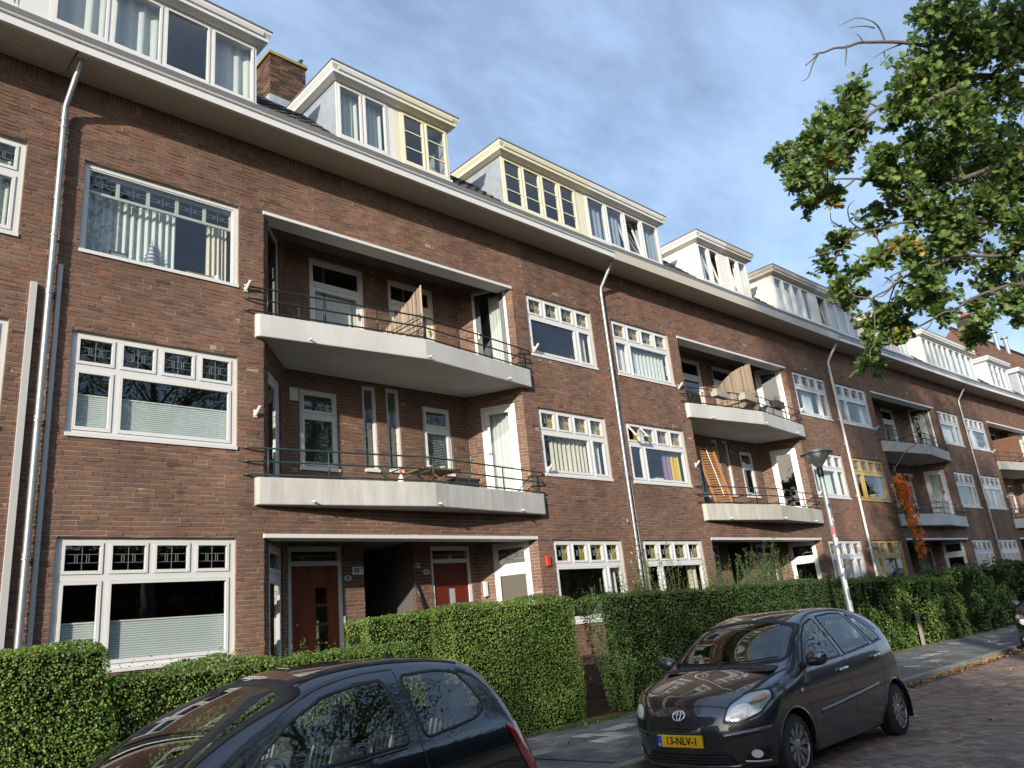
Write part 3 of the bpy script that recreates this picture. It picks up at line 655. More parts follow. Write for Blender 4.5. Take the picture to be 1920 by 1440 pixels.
def balcony(h, lev, sm, rm, worn=False):
    z0, z1 = SLABS[lev]
    ins = [(LB[1]-.002, 0.003), (LBK[1], RD-.003), (LBK[0], RD-.003), (LB[0]+.002, 0.003)]
    mb = MB(); mb.prism(SLABPOLY+ins, z0, z1-0.0)
    b = mb.build('balcony', M[sm], h)
    bm = bmesh.new(); bm.from_mesh(b.data); ed = [e for e in bm.edges if all(v.co.y < 0.0 for v in e.verts)]
    bmesh.ops.bevel(bm, geom=ed, offset=0.018, segments=2, affect='EDGES', profile=0.5); bm.to_mesh(b.data); bm.free()
    t = MB(); t.prism([(x, y+0.06 if y < 0 else y) for x, y in SLABPOLY]+ins, z1+.002, z1+0.012); t.build('deck', M['concrete'], b)
    # railing: three rails bent into the wall, posts, divider
    r = MB(); pts = [(-3.30, 0.0), (-3.24, -0.05), (-3.05, -0.075), (0.10, -0.46), (3.20, -0.095), (3.38, -0.07), (3.44, 0.0)]
    for hgt in (0.045, 0.26, 0.475): r.tube([(x, y, z1+hgt) for x, y in pts], 0.016, 7)
    def yat(x): return -0.075+(x+3.05)*(-0.385/3.15) if x < 0.1 else -0.46+(x-.1)*(0.365/3.1)
    for x in (-2.92, -1.90, -0.88, 0.10, 1.05, 2.05, 3.08): r.tube([(x, yat(x), z1-.01), (x, yat(x), z1+.475)], 0.014, 6)
    for hgt in (0.26, 0.475): r.tube([(0.10, -0.46, z1+hgt), (0.12, RD, z1+hgt)], 0.012, 6)
    r.build('railing', M[rm], b, smooth=True)
    for x, y in ((-2.2, -.21), (0.16, -.50), (2.5, -.22)):
        s = MB(); s.tube([(x, y+.05, z0+.06), (x-.02, y-.10, z0+.045)], 0.016, 8); s.build('drain_spout', M['white_paint'], b, smooth=True)
    return b
def handset(h, x, z):
    mb = MB(); mb.box(x-.03, x+.03, -.02, 0, z-.07, z+.06); mb.tube([(x, -.02, z-.03), (x+.02, -.14, z+.09)], .026, 8); mb.build('flag_holder', M['white_paint'], h)
def downpipe(h, x, m, shift=0.0):
    mb = MB(); zt = ZSOF+.02
    mb.tube([(x+shift*0.2+.06, -.52, zt), (x+.05, -.50, zt-.10), (x, -.13, zt-.62), (x, -.10, zt-.74), (x, -.10, 0.12)], 0.042, 12)
    for z in (9.55, 8.2, 6.75, 4.9, 3.1, 1.75): mb.tube([(x, -.10, z-.022), (x, -.10, z+.022)], 0.049, 12)
    p = mb.build('downpipe', M[m], h, smooth=True); sharp(p, 40)
    k = MB()
    for z in (9.40, 7.6, 6.70, 4.85, 3.05): k.box(x-.012, x+.012, -.07, 0.0, z-.012, z+.012); k.tube([(x, -.10, z-.01), (x, -.10, z+.01)], 0.052, 12)
    k.build('pipe_bracket', M[m], p)
def eave(h, style):
    a, b = -HW-.005, HW+.005; F = -0.73
    e = MB()
    if style == 'white':
        e.xprism([(F, ZSOF-.015), (F, ZSOF+.105), (F+.03, ZSOF+.105), (F+.03, ZSOF+.125), (F-.015, ZSOF+.125), (F-.03, ZSOF+.14), (F-.03, ZSOF+.155), (F-.01, ZSOF+.17), (F+.06, ZSOF+.17), (F+.06, ZSOF-.015)], a, b)
    else:
        e.xprism([(F, ZSOF-.04), (F-.01, ZSOF+.20), (F+.06, ZSOF+.20), (F+.06, ZSOF-.04)], a, b)
    ev = e.build('eaves', M['white_paint' if style == 'white' else 'soffit_paint'], h)
    g = MB(); zt = ZSOF+(.172 if style == 'white' else .202)
    g.xprism([(F-.01, zt), (F+.02, zt+.14), (F+.03, zt+.15), (F+.05, zt+.14), (F+.05, zt)], a, b); g.xprism([(F+.03, zt), (-.30, zt), (-.30, zt+.02), (F+.03, zt+.02)], a, b); g.build('gutter', M['gutter_grey'], ev)
    if style == 'white' and True:
        n = 6; y0, y1 = F+.062, -.002; wd = (y1-y0)/n
        for i in range(n):
            s = MB(); s.xprism([(y0+i*wd+.001, ZSOF+.012), (y0+i*wd+.001, ZSOF+.006), (y0+i*wd+.007, ZSOF), (y0+(i+1)*wd-.007, ZSOF), (y0+(i+1)*wd-.001, ZSOF+.006), (y0+(i+1)*wd-.001, ZSOF+.012)], a, b); s.build('soffit_board', M['soffit_paint'], ev)
        s = MB(); s.box(a, b, y0, y1, ZSOF+.013, ZSOF+.03); s.build('soffit_backing', M['black_paint'], ev)
    else:
        for i in range(4):
            x0 = a+(b-a)*i/4; s = MB(); s.box(x0+.003, a+(b-a)*(i+1)/4-.003, F+.062, -.002, ZSOF, ZSOF+.03); s.build('soffit_panel', M['soffit_paint'], ev)
    return ev
# roof pantile: one S-shaped profile
def tile_mesh(t, m='roof_tile'):
    W_, L_ = 0.262, 0.36; n = 9; A = []
    for k, (ly, lz) in enumerate(((0, 0.028), (L_, 0.0))):
        A.append([(W_*i/(n-1), ly, lz+0.026*(0.5-0.5*cos(2*pi*(i/(n-1))*1.0))+0.006*sin(2*pi*i/(n-1))) for i in range(n)])
    mb = MB(); mb.grid(A)
    mb.add([A[0][i] for i in range(n)]+[(p[0], p[1], p[2]-.022) for p in A[0]], [(i+1, i, n+i, n+i+1) for i in range(n-1)])
    me = mb.mesh('roof_tile', M[m]); a_ = me.attributes.new('tint', 'FLOAT', 'FACE'); a_.data.foreach_set('value', [t]*len(me.polygons)); return me
TILES = [tile_mesh(t) for t in (0.0, .15, .3, .45, .6, .75, .9, 1.0)]
RA = math.atan2(12.28-10.66, 1.0+.62); RS = (-0.62, 10.66)      # roof slope and its foot
def roof_tiles(par, x0, x1, single, rows=7, start=0):
    it = []
    for r in range(start, rows):
        y = RS[0]+r*0.31*cos(RA); z = RS[1]+r*0.31*sin(RA)+.01; x = x0
        while x < x1-.05:
            it.append((x, y, z, random.randrange(8))); x += .24
    if single:
        for x, y, z, k in it:
            o = link('roof_tile', TILES[k], par); o.location = (x, y, z+random.uniform(-.004, .004)); o.rotation_euler = (RA, random.uniform(-.012, .012), random.uniform(-.01, .01))
    else:
        V = []; F = []; T = []; nb = 0
        for x, y, z, k in it:
            me = TILES[k]; co = np.array([v.co for v in me.vertices]); c, s = cos(RA), sin(RA)
            V.append(np.stack([co[:, 0]+x, co[:, 1]*c-co[:, 2]*s+y, co[:, 1]*s+co[:, 2]*c+z], 1)); f = np.array([p.vertices[:] for p in me.polygons]); F.append(f+nb); nb += len(co); T += [me.attributes['tint'].data[0].value]*len(f)
        o = link('roof_tiles', np_mesh('roof_tiles', np.concatenate(V), [np.concatenate(F)], M['roof_tile'], T), par); o['kind'] = 'stuff'
def dormer(h, x0, x1, segs, cheek, corn, label=None, seed=0, z0=10.93, z1=12.29, trim='white_paint'):
    """segs: ('w', xa, xb, panes, rows, colour, treatment) or ('p', xa, xb, colour)"""
    y0 = -0.35; yb = RS[0]+(z1-RS[1])/math.tan(RA)
    D = None
    for x in (x0, x1):
        s = .04 if x == x0 else -.04; d = MB()
        P = [(x, y0+.03, z0-.12), (x, y0+.03, z1), (x, yb+.3, z1), (x, yb+.3, z1-.3)]
        Q = [(p[0]+s, p[1], p[2]) for p in P]; d.add(P+Q, [(0, 1, 2, 3), (7, 6, 5, 4), (0, 4, 5, 1), (1, 5, 6, 2), (2, 6, 7, 3), (3, 7, 4, 0)])
        if D is None: D = d.build('dormer', M[cheek], h)
        else: d.build('cheek', M[cheek], D)
    if label: D['label'] = label
    fl = lambda u, q, z: (u, y0+q, z)
    for s in segs:
        if s[0] == 'p':
            p = MB(); p.box(s[1]+.001, s[2]-.001, y0+.012, y0+.06, z0, z1); p.build('panel', M[s[3]], D); continue
        _, xa, xb, n, rows, col, tr = s; J = .05; MU = .05; wd = (xb-xa-2*J-(n-1)*MU)/n; L = []
        for i in range(n):
            a = xa+J+i*(wd+MU); L.append((a, a+wd, z0+.10, z1-.06, 'c'))
        tl = [i for i in range(n) if tr and ('tilt%d' % i) in tr]
        w = window(h, fl, xa+.001, xb-.001, z0, z1, L, col, d0=0.0, sill=True, lead=False, sash=.035, name='dormer_window', glass='glass_old' if rows > 1 else 'glass', skip=tl)
        for i in tl:
            a, b, c, e = L[i][:4]; W_ = b-a; Ht = e-c; an = radians(12)
            g = lambda u, q, z: (a+u, y0+.05+q+sin(an)*z, c+z*cos(an)); q = MB(g); ring(q, .02, W_-.02, 0.02, Ht, .05, -.02, .02); q.build('tilted_sash', M[col], w)
            q = MB(g); q.quad((.05, 0, .05), (W_-.05, 0, .05), (W_-.05, 0, Ht-.05), (.05, 0, Ht-.05)); q.build('pane', M['glass'], w)
        if rows > 1:
            q = MB(fl)
            for l in L:
                for k in range(1, rows): z = l[2]+(l[3]-l[2])*k/rows; q.box(l[0]+.03, l[1]-.03, .004, .03, z-.012, z+.012)
            q.build('glazing_bar', M[col], w)
        if tr and 'cur' in tr:
            for i, l in enumerate(L):
                if ('no%d' % i) in tr: continue
                curtain(w, fl, l[0]-.02, l[1]+.02, z0+.08, z1-.05, .20, tr['cur'] if isinstance(tr, dict) else 'curtain_white', 4, .03, seed+i)
    # cornice with overhang and its moulding, in one or two colours
    ov = .20
    for (a, b, cm) in corn:
        xa = a-ov if abs(a-x0) < .01 else a; xb = b+ov if abs(b-x1) < .01 else b
        c = MB(); yf = y0-.22
        c.xprism([(yf+.16, z1-.005), (yf+.05, z1+.05), (yf+.05, z1+.12), (yf+.02, z1+.13), (yf, z1+.20), (yf, z1+.25), (yb+.5, z1+.25), (yb+.5, z1-.005)], xa+.16 if xa < a else xa, xb-.16 if xb > b else xb)
        if xa < a: c.add([(xa+.16, yf+.16, z1-.005), (xa+.05, yf+.05, z1+.05), (xa+.05, yf+.05, z1+.12), (xa, yf, z1+.20), (xa, yf, z1+.25), (xa+.16, yf, z1+.25), (xa+.16, yf, z1+.20), (xa+.16, yf+.05, z1+.12), (xa+.16, yf+.05, z1+.05),
                           (xa+.16, yb+.4, z1-.005), (xa+.05, yb+.4, z1+.05), (xa+.05, yb+.4, z1+.12), (xa, yb+.4, z1+.20), (xa, yb+.4, z1+.25), (xa+.16, yb+.4, z1+.25)],
                          [(0, 9, 10, 1), (1, 10, 11, 2), (2, 11, 12, 3), (3, 12, 13, 4), (4, 13, 14, 5), (3, 4, 5, 6), (2, 3, 6, 7), (1, 2, 7, 8), (0, 1, 8)])
        if xb > b: c.add([(xb-.16, yf+.16, z1-.005), (xb-.05, yf+.05, z1+.05), (xb-.05, yf+.05, z1+.12), (xb, yf, z1+.20), (xb, yf, z1+.25), (xb-.16, yf, z1+.25), (xb-.16, yf, z1+.20), (xb-.16, yf+.05, z1+.12), (xb-.16, yf+.05, z1+.05),
                           (xb-.16, yb+.4, z1-.005), (xb-.05, yb+.4, z1+.05), (xb-.05, yb+.4, z1+.12), (xb, yb+.4, z1+.20), (xb, yb+.4, z1+.25), (xb-.16, yb+.4, z1+.25)],
                          [(1, 10, 9, 0), (2, 11, 10, 1), (3, 12, 11, 2), (4, 13, 12, 3), (5, 14, 13, 4), (6, 5, 4, 3), (7, 6, 3, 2), (8, 7, 2, 1), (8, 1, 0)])
        c.build('cornice', M[cm], D)
        e = MB(); e.box(xa-.012, xb+.012, yf-.012, yb+.5, z1+.251, z1+.285); e.build('roof_edge', M['gutter_grey'], D)
    q = MB(); q.box(x0+.05, x1-.05, y0+2.2, y0+2.25, z0-.3, z1+.1); q.box(x0+.05, x1-.05, y0+.1, y0+2.2, z0-.32, z0-.30); q.build('attic_room', M['interior'], D)
    l = MB(); n = int((x1-x0)/.12); rr = random.Random(seed)
    A = [[(x0+(x1-x0)*i/n, y0-.005-.02*rr.random(), z0+.01) for i in range(n+1)], [(x0+(x1-x0)*i/n, y0-.13-.02*rr.random(), z0-.09-.025*rr.random()) for i in range(n+1)], [(x0+(x1-x0)*i/n, y0-.20-.02*rr.random(), z0-.13-.03*rr.random()) for i in range(n+1)]]
    l.grid(A); l.build('lead_flashing', M['lead'], D)
    return D
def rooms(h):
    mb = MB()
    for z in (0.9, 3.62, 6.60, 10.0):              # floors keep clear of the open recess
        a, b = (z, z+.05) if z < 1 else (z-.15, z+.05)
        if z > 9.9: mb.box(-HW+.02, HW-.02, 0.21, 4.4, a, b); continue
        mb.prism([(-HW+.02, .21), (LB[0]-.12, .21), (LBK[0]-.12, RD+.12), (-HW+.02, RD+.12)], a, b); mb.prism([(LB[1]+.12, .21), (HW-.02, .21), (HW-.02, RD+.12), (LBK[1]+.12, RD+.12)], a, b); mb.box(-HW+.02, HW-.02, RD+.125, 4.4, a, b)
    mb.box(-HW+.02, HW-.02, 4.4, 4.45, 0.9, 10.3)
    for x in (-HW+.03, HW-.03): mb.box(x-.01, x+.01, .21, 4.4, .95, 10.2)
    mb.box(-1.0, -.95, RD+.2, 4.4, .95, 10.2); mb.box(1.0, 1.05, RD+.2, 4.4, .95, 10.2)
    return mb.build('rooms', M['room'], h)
def chimney(h, x0, x1, y0, y1, z0, z1):
    rng = np.random.default_rng(5); r = []; O = []
    mb = MB(); mb.box(x0+.012, x1-.012, y0+.012, y1-.012, z0, z1-.02); c = mb.build('chimney', M['mortar'], h)
    sides = [((x0, y0, 0), (1, 0, 0), (0, 1, 0), x1-x0), ((x0, y0, 0), (0, 1, 0), (1, 0, 0), y1-y0), ((x1, y0, 0), (0, 1, 0), (-1, 0, 0), y1-y0)]
    P = []; 
    for o, U, Nn, L in sides:
        p, q = bricks_geom(brick_rects(0, L, z0, z1, [], rng), o, U, Nn, rng); P.append(p)
    P = np.concatenate(P); n = len(P); idx = np.arange(n)
    fr = np.array([p[:4].mean(0) for p in P]); vis = fr[:, 2] > z1-1.1; sel = idx[vis][:150]
    cache = {}
    for i in sel:
        cc = P[i, :4].mean(0); key = (int(i) % 12, round(float(np.abs(P[i, 1]-P[i, 0]).max())/.03), i >= len(P)/2)
        o = link('brick', np_mesh('brick', P[i]-cc, [q], M['chimney_brick'], [rng.random()]*5), c); o.location = cc
    rest = np.setdiff1d(idx, sel); V = P[rest].reshape(-1, 3)
    o = link('bricks', np_mesh('bricks', V, [(np.arange(len(rest))[:, None, None]*8+q[None]).reshape(-1, 4)], M['chimney_brick'], np.repeat(rng.random(len(rest)), 5)), c); o['kind'] = 'stuff'
    t = MB(); t.box(x0-.04, x1+.04, y0-.04, y1+.04, z1, z1+.07); t.build('cap', M['lichen'], c)
    t = MB(); t.box(x0-.05, x1+.05, y0-.06, y1, 12.2, 12.9); t.build('flashing', M['lead'], c)
    return c
HOUSES = {}
def place(n):
    xc = 8.64+12.43*n; k = 7.6e-4; return xc, 11.5-k*(xc-9.2)**2, -math.atan(2*k*(xc-9.2))
def house(n, label, S):
    xc, yc, rz = place(n)
    h = thing('apartment_house', label, 'house', (xc, yc, 0), rz, 'brick apartment houses of the terrace'); HOUSES[n] = h
    M4 = Matrix.Translation((xc, yc, 0))@Matrix.Rotation(rz, 4, 'Z')
    add_wall(h, M4, S.get('singles', 0)); rooms(h)
    # lintels and recess ceilings
    for z, nm in ((ZL0, 'lintel'), (ZL2, 'lintel')):
        mb = MB(); mb.bbox(LB[0]-.015, LB[1]+.015, -.022, .34, z-.066, z, .006); mb.build(nm, M[S.get('lintel', 'white_paint')], h)
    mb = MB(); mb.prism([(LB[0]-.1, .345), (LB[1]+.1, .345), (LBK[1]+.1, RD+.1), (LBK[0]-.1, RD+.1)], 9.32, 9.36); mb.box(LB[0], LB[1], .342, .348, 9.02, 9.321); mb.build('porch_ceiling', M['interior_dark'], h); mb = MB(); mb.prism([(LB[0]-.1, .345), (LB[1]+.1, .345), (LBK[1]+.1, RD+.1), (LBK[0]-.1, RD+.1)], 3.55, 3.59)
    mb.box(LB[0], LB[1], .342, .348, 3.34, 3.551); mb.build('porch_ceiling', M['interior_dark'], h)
    balcony(h, 0, S.get('slab1', 'plaster'), S.get('rail1', 'green_paint')); balcony(h, 1, S.get('slab2', 'plaster'), S.get('rail2', 'black_paint'))
    # porch floor and steps
    st = MB(); st.prism([(LB[0]+.01, .0), (LB[1]-.01, 0), (LBK[1], RD), (LBK[0], RD)], .90, 1.0)
    for i in range(5): st.box(-2.2, 2.4, -.28*(i+1), -.28*i-.001, .08, 1.0-.18*(i+1))
    st.build('steps', M['concrete'], h)
    # inner stair behind the open middle bay
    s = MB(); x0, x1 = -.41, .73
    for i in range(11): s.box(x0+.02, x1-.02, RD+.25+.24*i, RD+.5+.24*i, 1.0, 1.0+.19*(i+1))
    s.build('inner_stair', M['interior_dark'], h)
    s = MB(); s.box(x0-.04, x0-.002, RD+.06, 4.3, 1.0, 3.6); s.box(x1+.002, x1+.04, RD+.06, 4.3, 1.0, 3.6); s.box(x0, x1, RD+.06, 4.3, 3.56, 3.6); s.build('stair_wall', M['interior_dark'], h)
    # front windows
    for key, sp in S['win'].items():
        side, fl = key[0], int(key[1])
        if sp == 'picture': picture_window(h)
        else: win4(h, side, fl, sp, n*10+fl)
    bc = S.get('backcol', 'white_paint')
    # first-floor bay
    b = BACKH[1]; sheetwin(h, fB, *b[0], bc, 5.82, S.get('t10', ()), n)
    for i in (1, 2):
        u0, u1, z0, z1 = b[i]; window(h, fB, u0, u1, z0, z1, [(u0+.045, u1-.045, z0+.07, z1-.045, 's')], bc, d0=.03, treat=[('amb', u0+(u1-u0)*.62, u1-.05, z0+.1, z0+.9, 'stained_amber')], name='slit_window')
    sheetwin(h, fB, *b[3], bc, 5.83, S.get('t13', ()), n+3)
    # second-floor bay
    b = BACKH[2]; simple_door(h, fB, *b[0], bc, bc, 8.52, [('cur', -1.35, -.2, 7.1, 8.5, 'curtain_cream', 9)] if S.get('c20', True) else (), n, 'balcony_door', stile=.08)
    simple_door(h, fB, *b[1], S.get('door2', 'cream_paint'), S.get('door2', 'cream_paint'), 8.55, (), n, 'balcony_door')
    # splayed doors
    for l in range(3):
        zt = None if l else 2.72
        dl = S.get('dl%d' % l, bc); dr = S.get('dr%d' % l, bc)
        if l == 0:
            for f, H in ((fL, LEFTH[0]), (fR, RIGHTH[0])):
                L = [(H[0]+.06, H[1]-.06, 2.86, H[3]-.07, 't'), (H[0]+.06, H[1]-.06, H[2]+.1, 2.76, 'c')]
                window(h, f, *H, L, bc, d0=.03, name='porch_window', sash=.06)
        else:
            simple_door(h, fL, *LEFTH[l], bc, dl, None, [('cur', LEFTH[l][0]+.45, LEFTH[l][1]-.05, LEFTH[l][2]+.1, LEFTH[l][3]-.1, 'curtain_cream', 4)] if l == 2 else (), n, 'splayed_door', handle=False)
            simple_door(h, fR, *RIGHTH[l], bc, dr, None, [('cur', RIGHTH[l][0]+.1, RIGHTH[l][1]-(.1 if l == 1 else .35), RIGHTH[l][2]+.1, RIGHTH[l][3]-.1, 'curtain_white', 6)] if S.get('cr%d' % l, True) else (), n, 'splayed_door')
    # front doors
    for i, (u0, u1, z0, z1) in enumerate((BACKH[0][0], BACKH[0][2])):
        mb = MB(fB); fw = .075; frame_lights(mb, u0, u1, z0, z1, [(u0+fw, u1-fw, z0+.02, 3.04, ''), (u0+fw, u1-fw, 3.12, z1-fw, '')], .03, .13)
        d = mb.build('front_door', M[bc], h)
        holes = [(-1.40+.01, -1.40+.24, 1.42+.32*k, 1.42+.32*k+.28) for k in range(4)] if i == 0 else [(1.60, 1.79, 1.35, 2.55)]
        q = MB(fB); frame_lights(q, u0+fw+.004, u1-fw-.004, z0+.025, 3.036, holes, .06, .105); q.build('door_leaf', M[S.get('door%d' % i, 'door_wood' if i == 0 else 'door_red')], d)
        for H in holes:
            g = MB(fB); g.quad((H[0], .085, H[2]), (H[1], .085, H[2]), (H[1], .085, H[3]), (H[0], .085, H[3])); g.build('pane', M['glass'] if i == 0 else mat('frosted', (0.35, 0.38, 0.38), 0.35), d)
        g = MB(fB); g.quad((u0+fw, .08, 3.12), (u1-fw, .08, 3.12), (u1-fw, .08, z1-fw), (u0+fw, .08, z1-fw)); g.build('pane', M['glass'], d)
        k = MB(fB); k.lathe([(0, -.065), (.02, -.062), (.028, -.045), (.022, -.03), (.01, -.025), (.01, .0)], ((u0+.16), .055, 2.05), 12, 'y'); k.build('door_knob', M['brass'], d, smooth=True)
    eave(h, S.get('eave', 'white')); downpipe(h, HW+.035, S.get('pipe', 'zinc'))
    for x, z in ((-3.27, 7.52), (-3.10, 5.34), (3.62, 7.66), (3.62, 4.86)): handset(h, x, z)
    # roof
    rm = MB(); y1 = RS[0]+(12.95-RS[1])/math.tan(RA)
    rm.add([(-HW, RS[0]+.02, RS[1]), (HW, RS[0]+.02, RS[1]), (HW, y1, 12.95), (-HW, y1, 12.95), (-HW, 7, 12.97), (HW, 7, 12.97)], [(0, 1, 2, 3), (3, 2, 5, 4)])
    r = rm.build('roof', M['roof_tile'], h)
    roof_tiles(r, -3.30, -1.62, S.get('tiles', False)); roof_tiles(r, 1.24, 2.84, S.get('tiles', False))
    for a in S['dormers']: dormer(h, *a[0], **a[1])
    return h
WW = 'white_paint'
D_C = lambda a, b, c='white_paint': ([-1.60, 1.20, a, b[0], b[1]], {})
def centre_std(cheek, c1, c2, segs, seed, label=None): return ([-1.60, 1.20, segs, cheek, [(-1.60, -.20, c1), (-.20, 1.20, c2)]], dict(seed=seed, label=label))
def wide(cheek, c1, c2, segs, seed, label=None): return ([2.83, 8.98, segs, cheek, [(2.83, 5.75, c1), (5.75, 8.98, c2)]], dict(seed=seed, label=label))
cw = {'cur': 'curtain_white'}
house(-1, 'brick apartment house cut by the left edge of the picture', dict(
    win={'B2': dict(treat=[('cur', .0, 1, 'curtain_white', 14)]), 'B1': dict(treat=[('cur', .0, .9, 'curtain_white', 12)]), 'B0': dict(treat=[('pl', 0, 1, .6)])},
    dormers=[([2.6, 9.20, [('w', 2.6, 5.46, 3, 1, WW, cw), ('p', 5.46, 5.88, 'white_paint'), ('w', 5.88, 9.20, 4, 1, WW, {'cur': 'curtain_white', 'no2': 1})], 'white_paint', [(2.6, 9.20, 'white_paint')]], dict(seed=1))], singles=60))
house(0, 'nearest brick apartment house with numbers 83 and 81 beside its two porch doors', dict(
    win={'A2': 'picture', 'A1': dict(treat=[('pl', 0, 1, .60)]), 'A0': dict(treat=[('pl', 0, 1, .50)]),
         'B2': dict(treat=[('cur', .80, .98, 'curtain_cream', 3)], amber=1), 'B1': dict(treat=[('cur', .17, .76, 'curtain_cream', 9), ('cur', .80, .98, 'curtain_white', 3)], amber=1), 'B0': dict(treat=[('cur', .86, .98, 'curtain_white', 2)], amber=1)},
    dormers=[centre_std('lead', 'white_paint', 'cream_paint', [('w', -1.60, -.38, 2, 1, WW, {'cur': 'blind_grey'}), ('p', -.38, -.20, 'old_white'), ('p', -.20, -.06, 'cream_paint'), ('w', -.06, 1.20, 2, 3, 'cream_paint', None)], 3, 'dormer half white, half cream, with lead cheeks'),
             wide('lead', 'cream_paint', 'old_white', [('w', 2.83, 5.45, 4, 3, 'cream_paint', None), ('p', 5.45, 5.80, 'cream_paint'), ('w', 5.80, 8.98, 4, 1, WW, {'cur': 'curtain_blue', 'tilt2': 1, 'no2': 1})], 4, 'wide dormer, cream barred sashes left and white windows right')],
    slab1='plaster_stained', dl2='black_paint', dr2='black_paint', cr2=True, t13=[('ven', 1.26, 1.88, 4.95, 5.8)], singles=300, tiles=True))
house(1, 'second brick apartment house with reed screen and slatted bed base on its balconies', dict(
    win={'A2': dict(treat=[('cur', 0, 1, 'curtain_white', 14, -.05)], amber=1), 'A1': dict(treat=[('cur', .66, .80, 'curtain_purple', 2), ('cur', .80, .98, 'curtain_yellow', 3)], amber=1, open=1), 'A0': dict(treat=[('cur', .80, .98, 'curtain_cream', 2)], amber=1),
         'B2': dict(treat=[('cur', .3, .62, 'curtain_white', 4)]), 'B1': dict(treat=[('cur', .25, .70, 'curtain_white', 6), ('cur', .8, .98, 'curtain_white', 3)]), 'B0': dict(treat=[('cur', .8, .98, 'curtain_white', 3)])},
    dormers=[centre_std('stucco_cream', 'old_white', 'soffit_paint', [('w', -1.60, -.42, 2, 1, WW, {'cur': 'curtain_blue', 'tilt1': 1, 'no1': 1}), ('p', -.42, .06, 'stucco_cream'), ('w', .06, 1.20, 2, 1, WW, {'cur': 'curtain_white', 'tilt0': 1, 'no0': 1})], 5),
             wide('stucco_cream', 'soffit_paint', 'old_white', [('w', 2.83, 5.4, 4, 1, WW, {'cur': 'curtain_white'}), ('p', 5.4, 5.85, 'stucco_cream'), ('w', 5.85, 8.98, 4, 1, WW, {'cur': 'curtain_white', 'tilt0': 1, 'no0': 1})], 6)],
    eave='plain', pipe='old_white', slab1='plaster_worn', slab2='plaster', rail1='black_paint', dr2='grey_paint', cr2=False, cr1=False, c20=False, door2='white_paint', door0='black_paint', door1='black_paint', singles=300))
house(2, 'third brick apartment house with two ochre-painted windows, mostly in tree shade', dict(
    win={'A2': dict(treat=[('cur', .85, .98, 'curtain_white', 2)]), 'A1': dict(col='ochre_paint'), 'A0': dict(col='ochre_paint'),
         'B2': dict(treat=[('cur', 0, .7, 'curtain_white', 7)]), 'B1': dict(), 'B0': dict(treat=[('pl', 0, 1, .5)])},
    dormers=[centre_std('stucco_cream', 'old_white', 'old_white', [('w', -1.60, -.2, 3, 1, WW, cw), ('w', -.2, 1.20, 3, 1, WW, cw)], 7),
             wide('stucco_cream', 'old_white', 'old_white', [('w', 2.83, 5.9, 5, 1, WW, cw), ('w', 5.9, 8.98, 4, 1, WW, cw)], 8)],
    slab1='plaster', slab2='concrete', rail1='black_paint', rail2='black_paint', dr2='black_paint', c20=False, door2='white_paint', door0='black_paint', door1='black_paint', singles=0))
house(3, 'fourth brick apartment house at the right edge with boarded balcony side', dict(
    win={k: dict(treat=[('cur', 0, .6, 'curtain_white', 6)]) if k[1] == '2' else dict() for k in ('A2', 'A1', 'A0', 'B2', 'B1', 'B0')},
    dormers=[centre_std('stucco_cream', 'white_paint', 'white_paint', [('w', -1.60, -.2, 2, 3, WW, cw), ('w', -.2, 1.20, 2, 1, WW, cw)], 9),
             wide('lead', 'white_paint', 'white_paint', [('w', 2.83, 5.9, 4, 2, WW, cw), ('w', 5.9, 8.98, 4, 1, WW, cw)], 10)],
    slab1='plaster', slab2='concrete', rail1='black_paint', c20=False, door2='white_paint', door0='black_paint', door1='black_paint', singles=0))
h0 = HOUSES[0]
chimney(h0, -2.05, -1.20, 1.5, 2.35, 11.9, 13.98)
# plates, conduits and small fittings of the nearest house
def oval(h, x, y, z, s, m=None):
    mb = MB(); mb.lathe([(0, -.012), (.055, -.012), (.062, -.004), (.062, 0)], (0, 0, 0), 20, 'y')
    mb.v = [(x+p[0]*1.25, y+p[1], z+p[2]*.85) for p in mb.v]; o = mb.build('number_plate', M['old_white'], h); text_part(s, .085, 'number', M['ink'], o, (x, y-.0135, z), (1, 0, 0), (0, 0, 1), bold=.002)
mb = MB(); mb.bbox(-.66, -.43, RD-.02, RD-.004, 2.86, 3.00, .004); o = mb.build('number_plate', M['white_plastic'], h0)
text_part('83', .115, 'number', M['ink'], o, (-.575, RD-.0225, 2.93), (1, 0, 0), (0, 0, 1), bold=.003); text_part('A', .05, 'number', M['ink'], o, (-.475, RD-.0225, 2.965), (1, 0, 0), (0, 0, 1), bold=.001)
oval(h0, -.76, RD-.004, 2.80, '83'); oval(h0, 1.03, RD-.004, 2.87, '81'); oval(h0, .83, RD-.004, 3.0, '81A')
mb = MB(); mb.bbox(2.36, 2.46, RD-.19, RD-.14, 2.32, 2.62, .01); mb.build('meter_cover', M['white_plastic'], h0)
mb = MB(); mb.bbox(3.24, 3.36, -.05, -.004, 2.80, 3.0, .008); o = mb.build('alarm_box', M['red_plastic'], h0)
mb = MB(); mb.box(-6.40, -6.32, -.06, -.003, 1.2, 6.85); mb.build('cable_duct', M['plastic_grey'], h0)
mb = MB(); mb.box(-6.075, -6.02, -.055, -.003, 1.6, 7.2); mb.build('cable_duct', M['plastic_grey'], h0)
mb = MB(); mb.bbox(-1.88, -1.70, RD-.02, RD-.004, 6.05, 6.3, .006); mb.build('vent_grille', M['old_white'], h0)
for pts in ([(-.30, RD-.25, 1.95), (-.42, RD-.9, 1.55)], [(.70, RD-.06, 2.65), (.95, RD-.08, 2.0)], [(.95, RD-.3, 1.95), (1.12, RD-.8, 1.62)]):
    mb = MB(); mb.tube([pts[0], pts[1]], .026, 8); mb.tube([pts[1], (pts[1][0], pts[1][1], 1.0)], .016, 6); mb.build('handrail', M['black_paint'], h0, smooth=True)
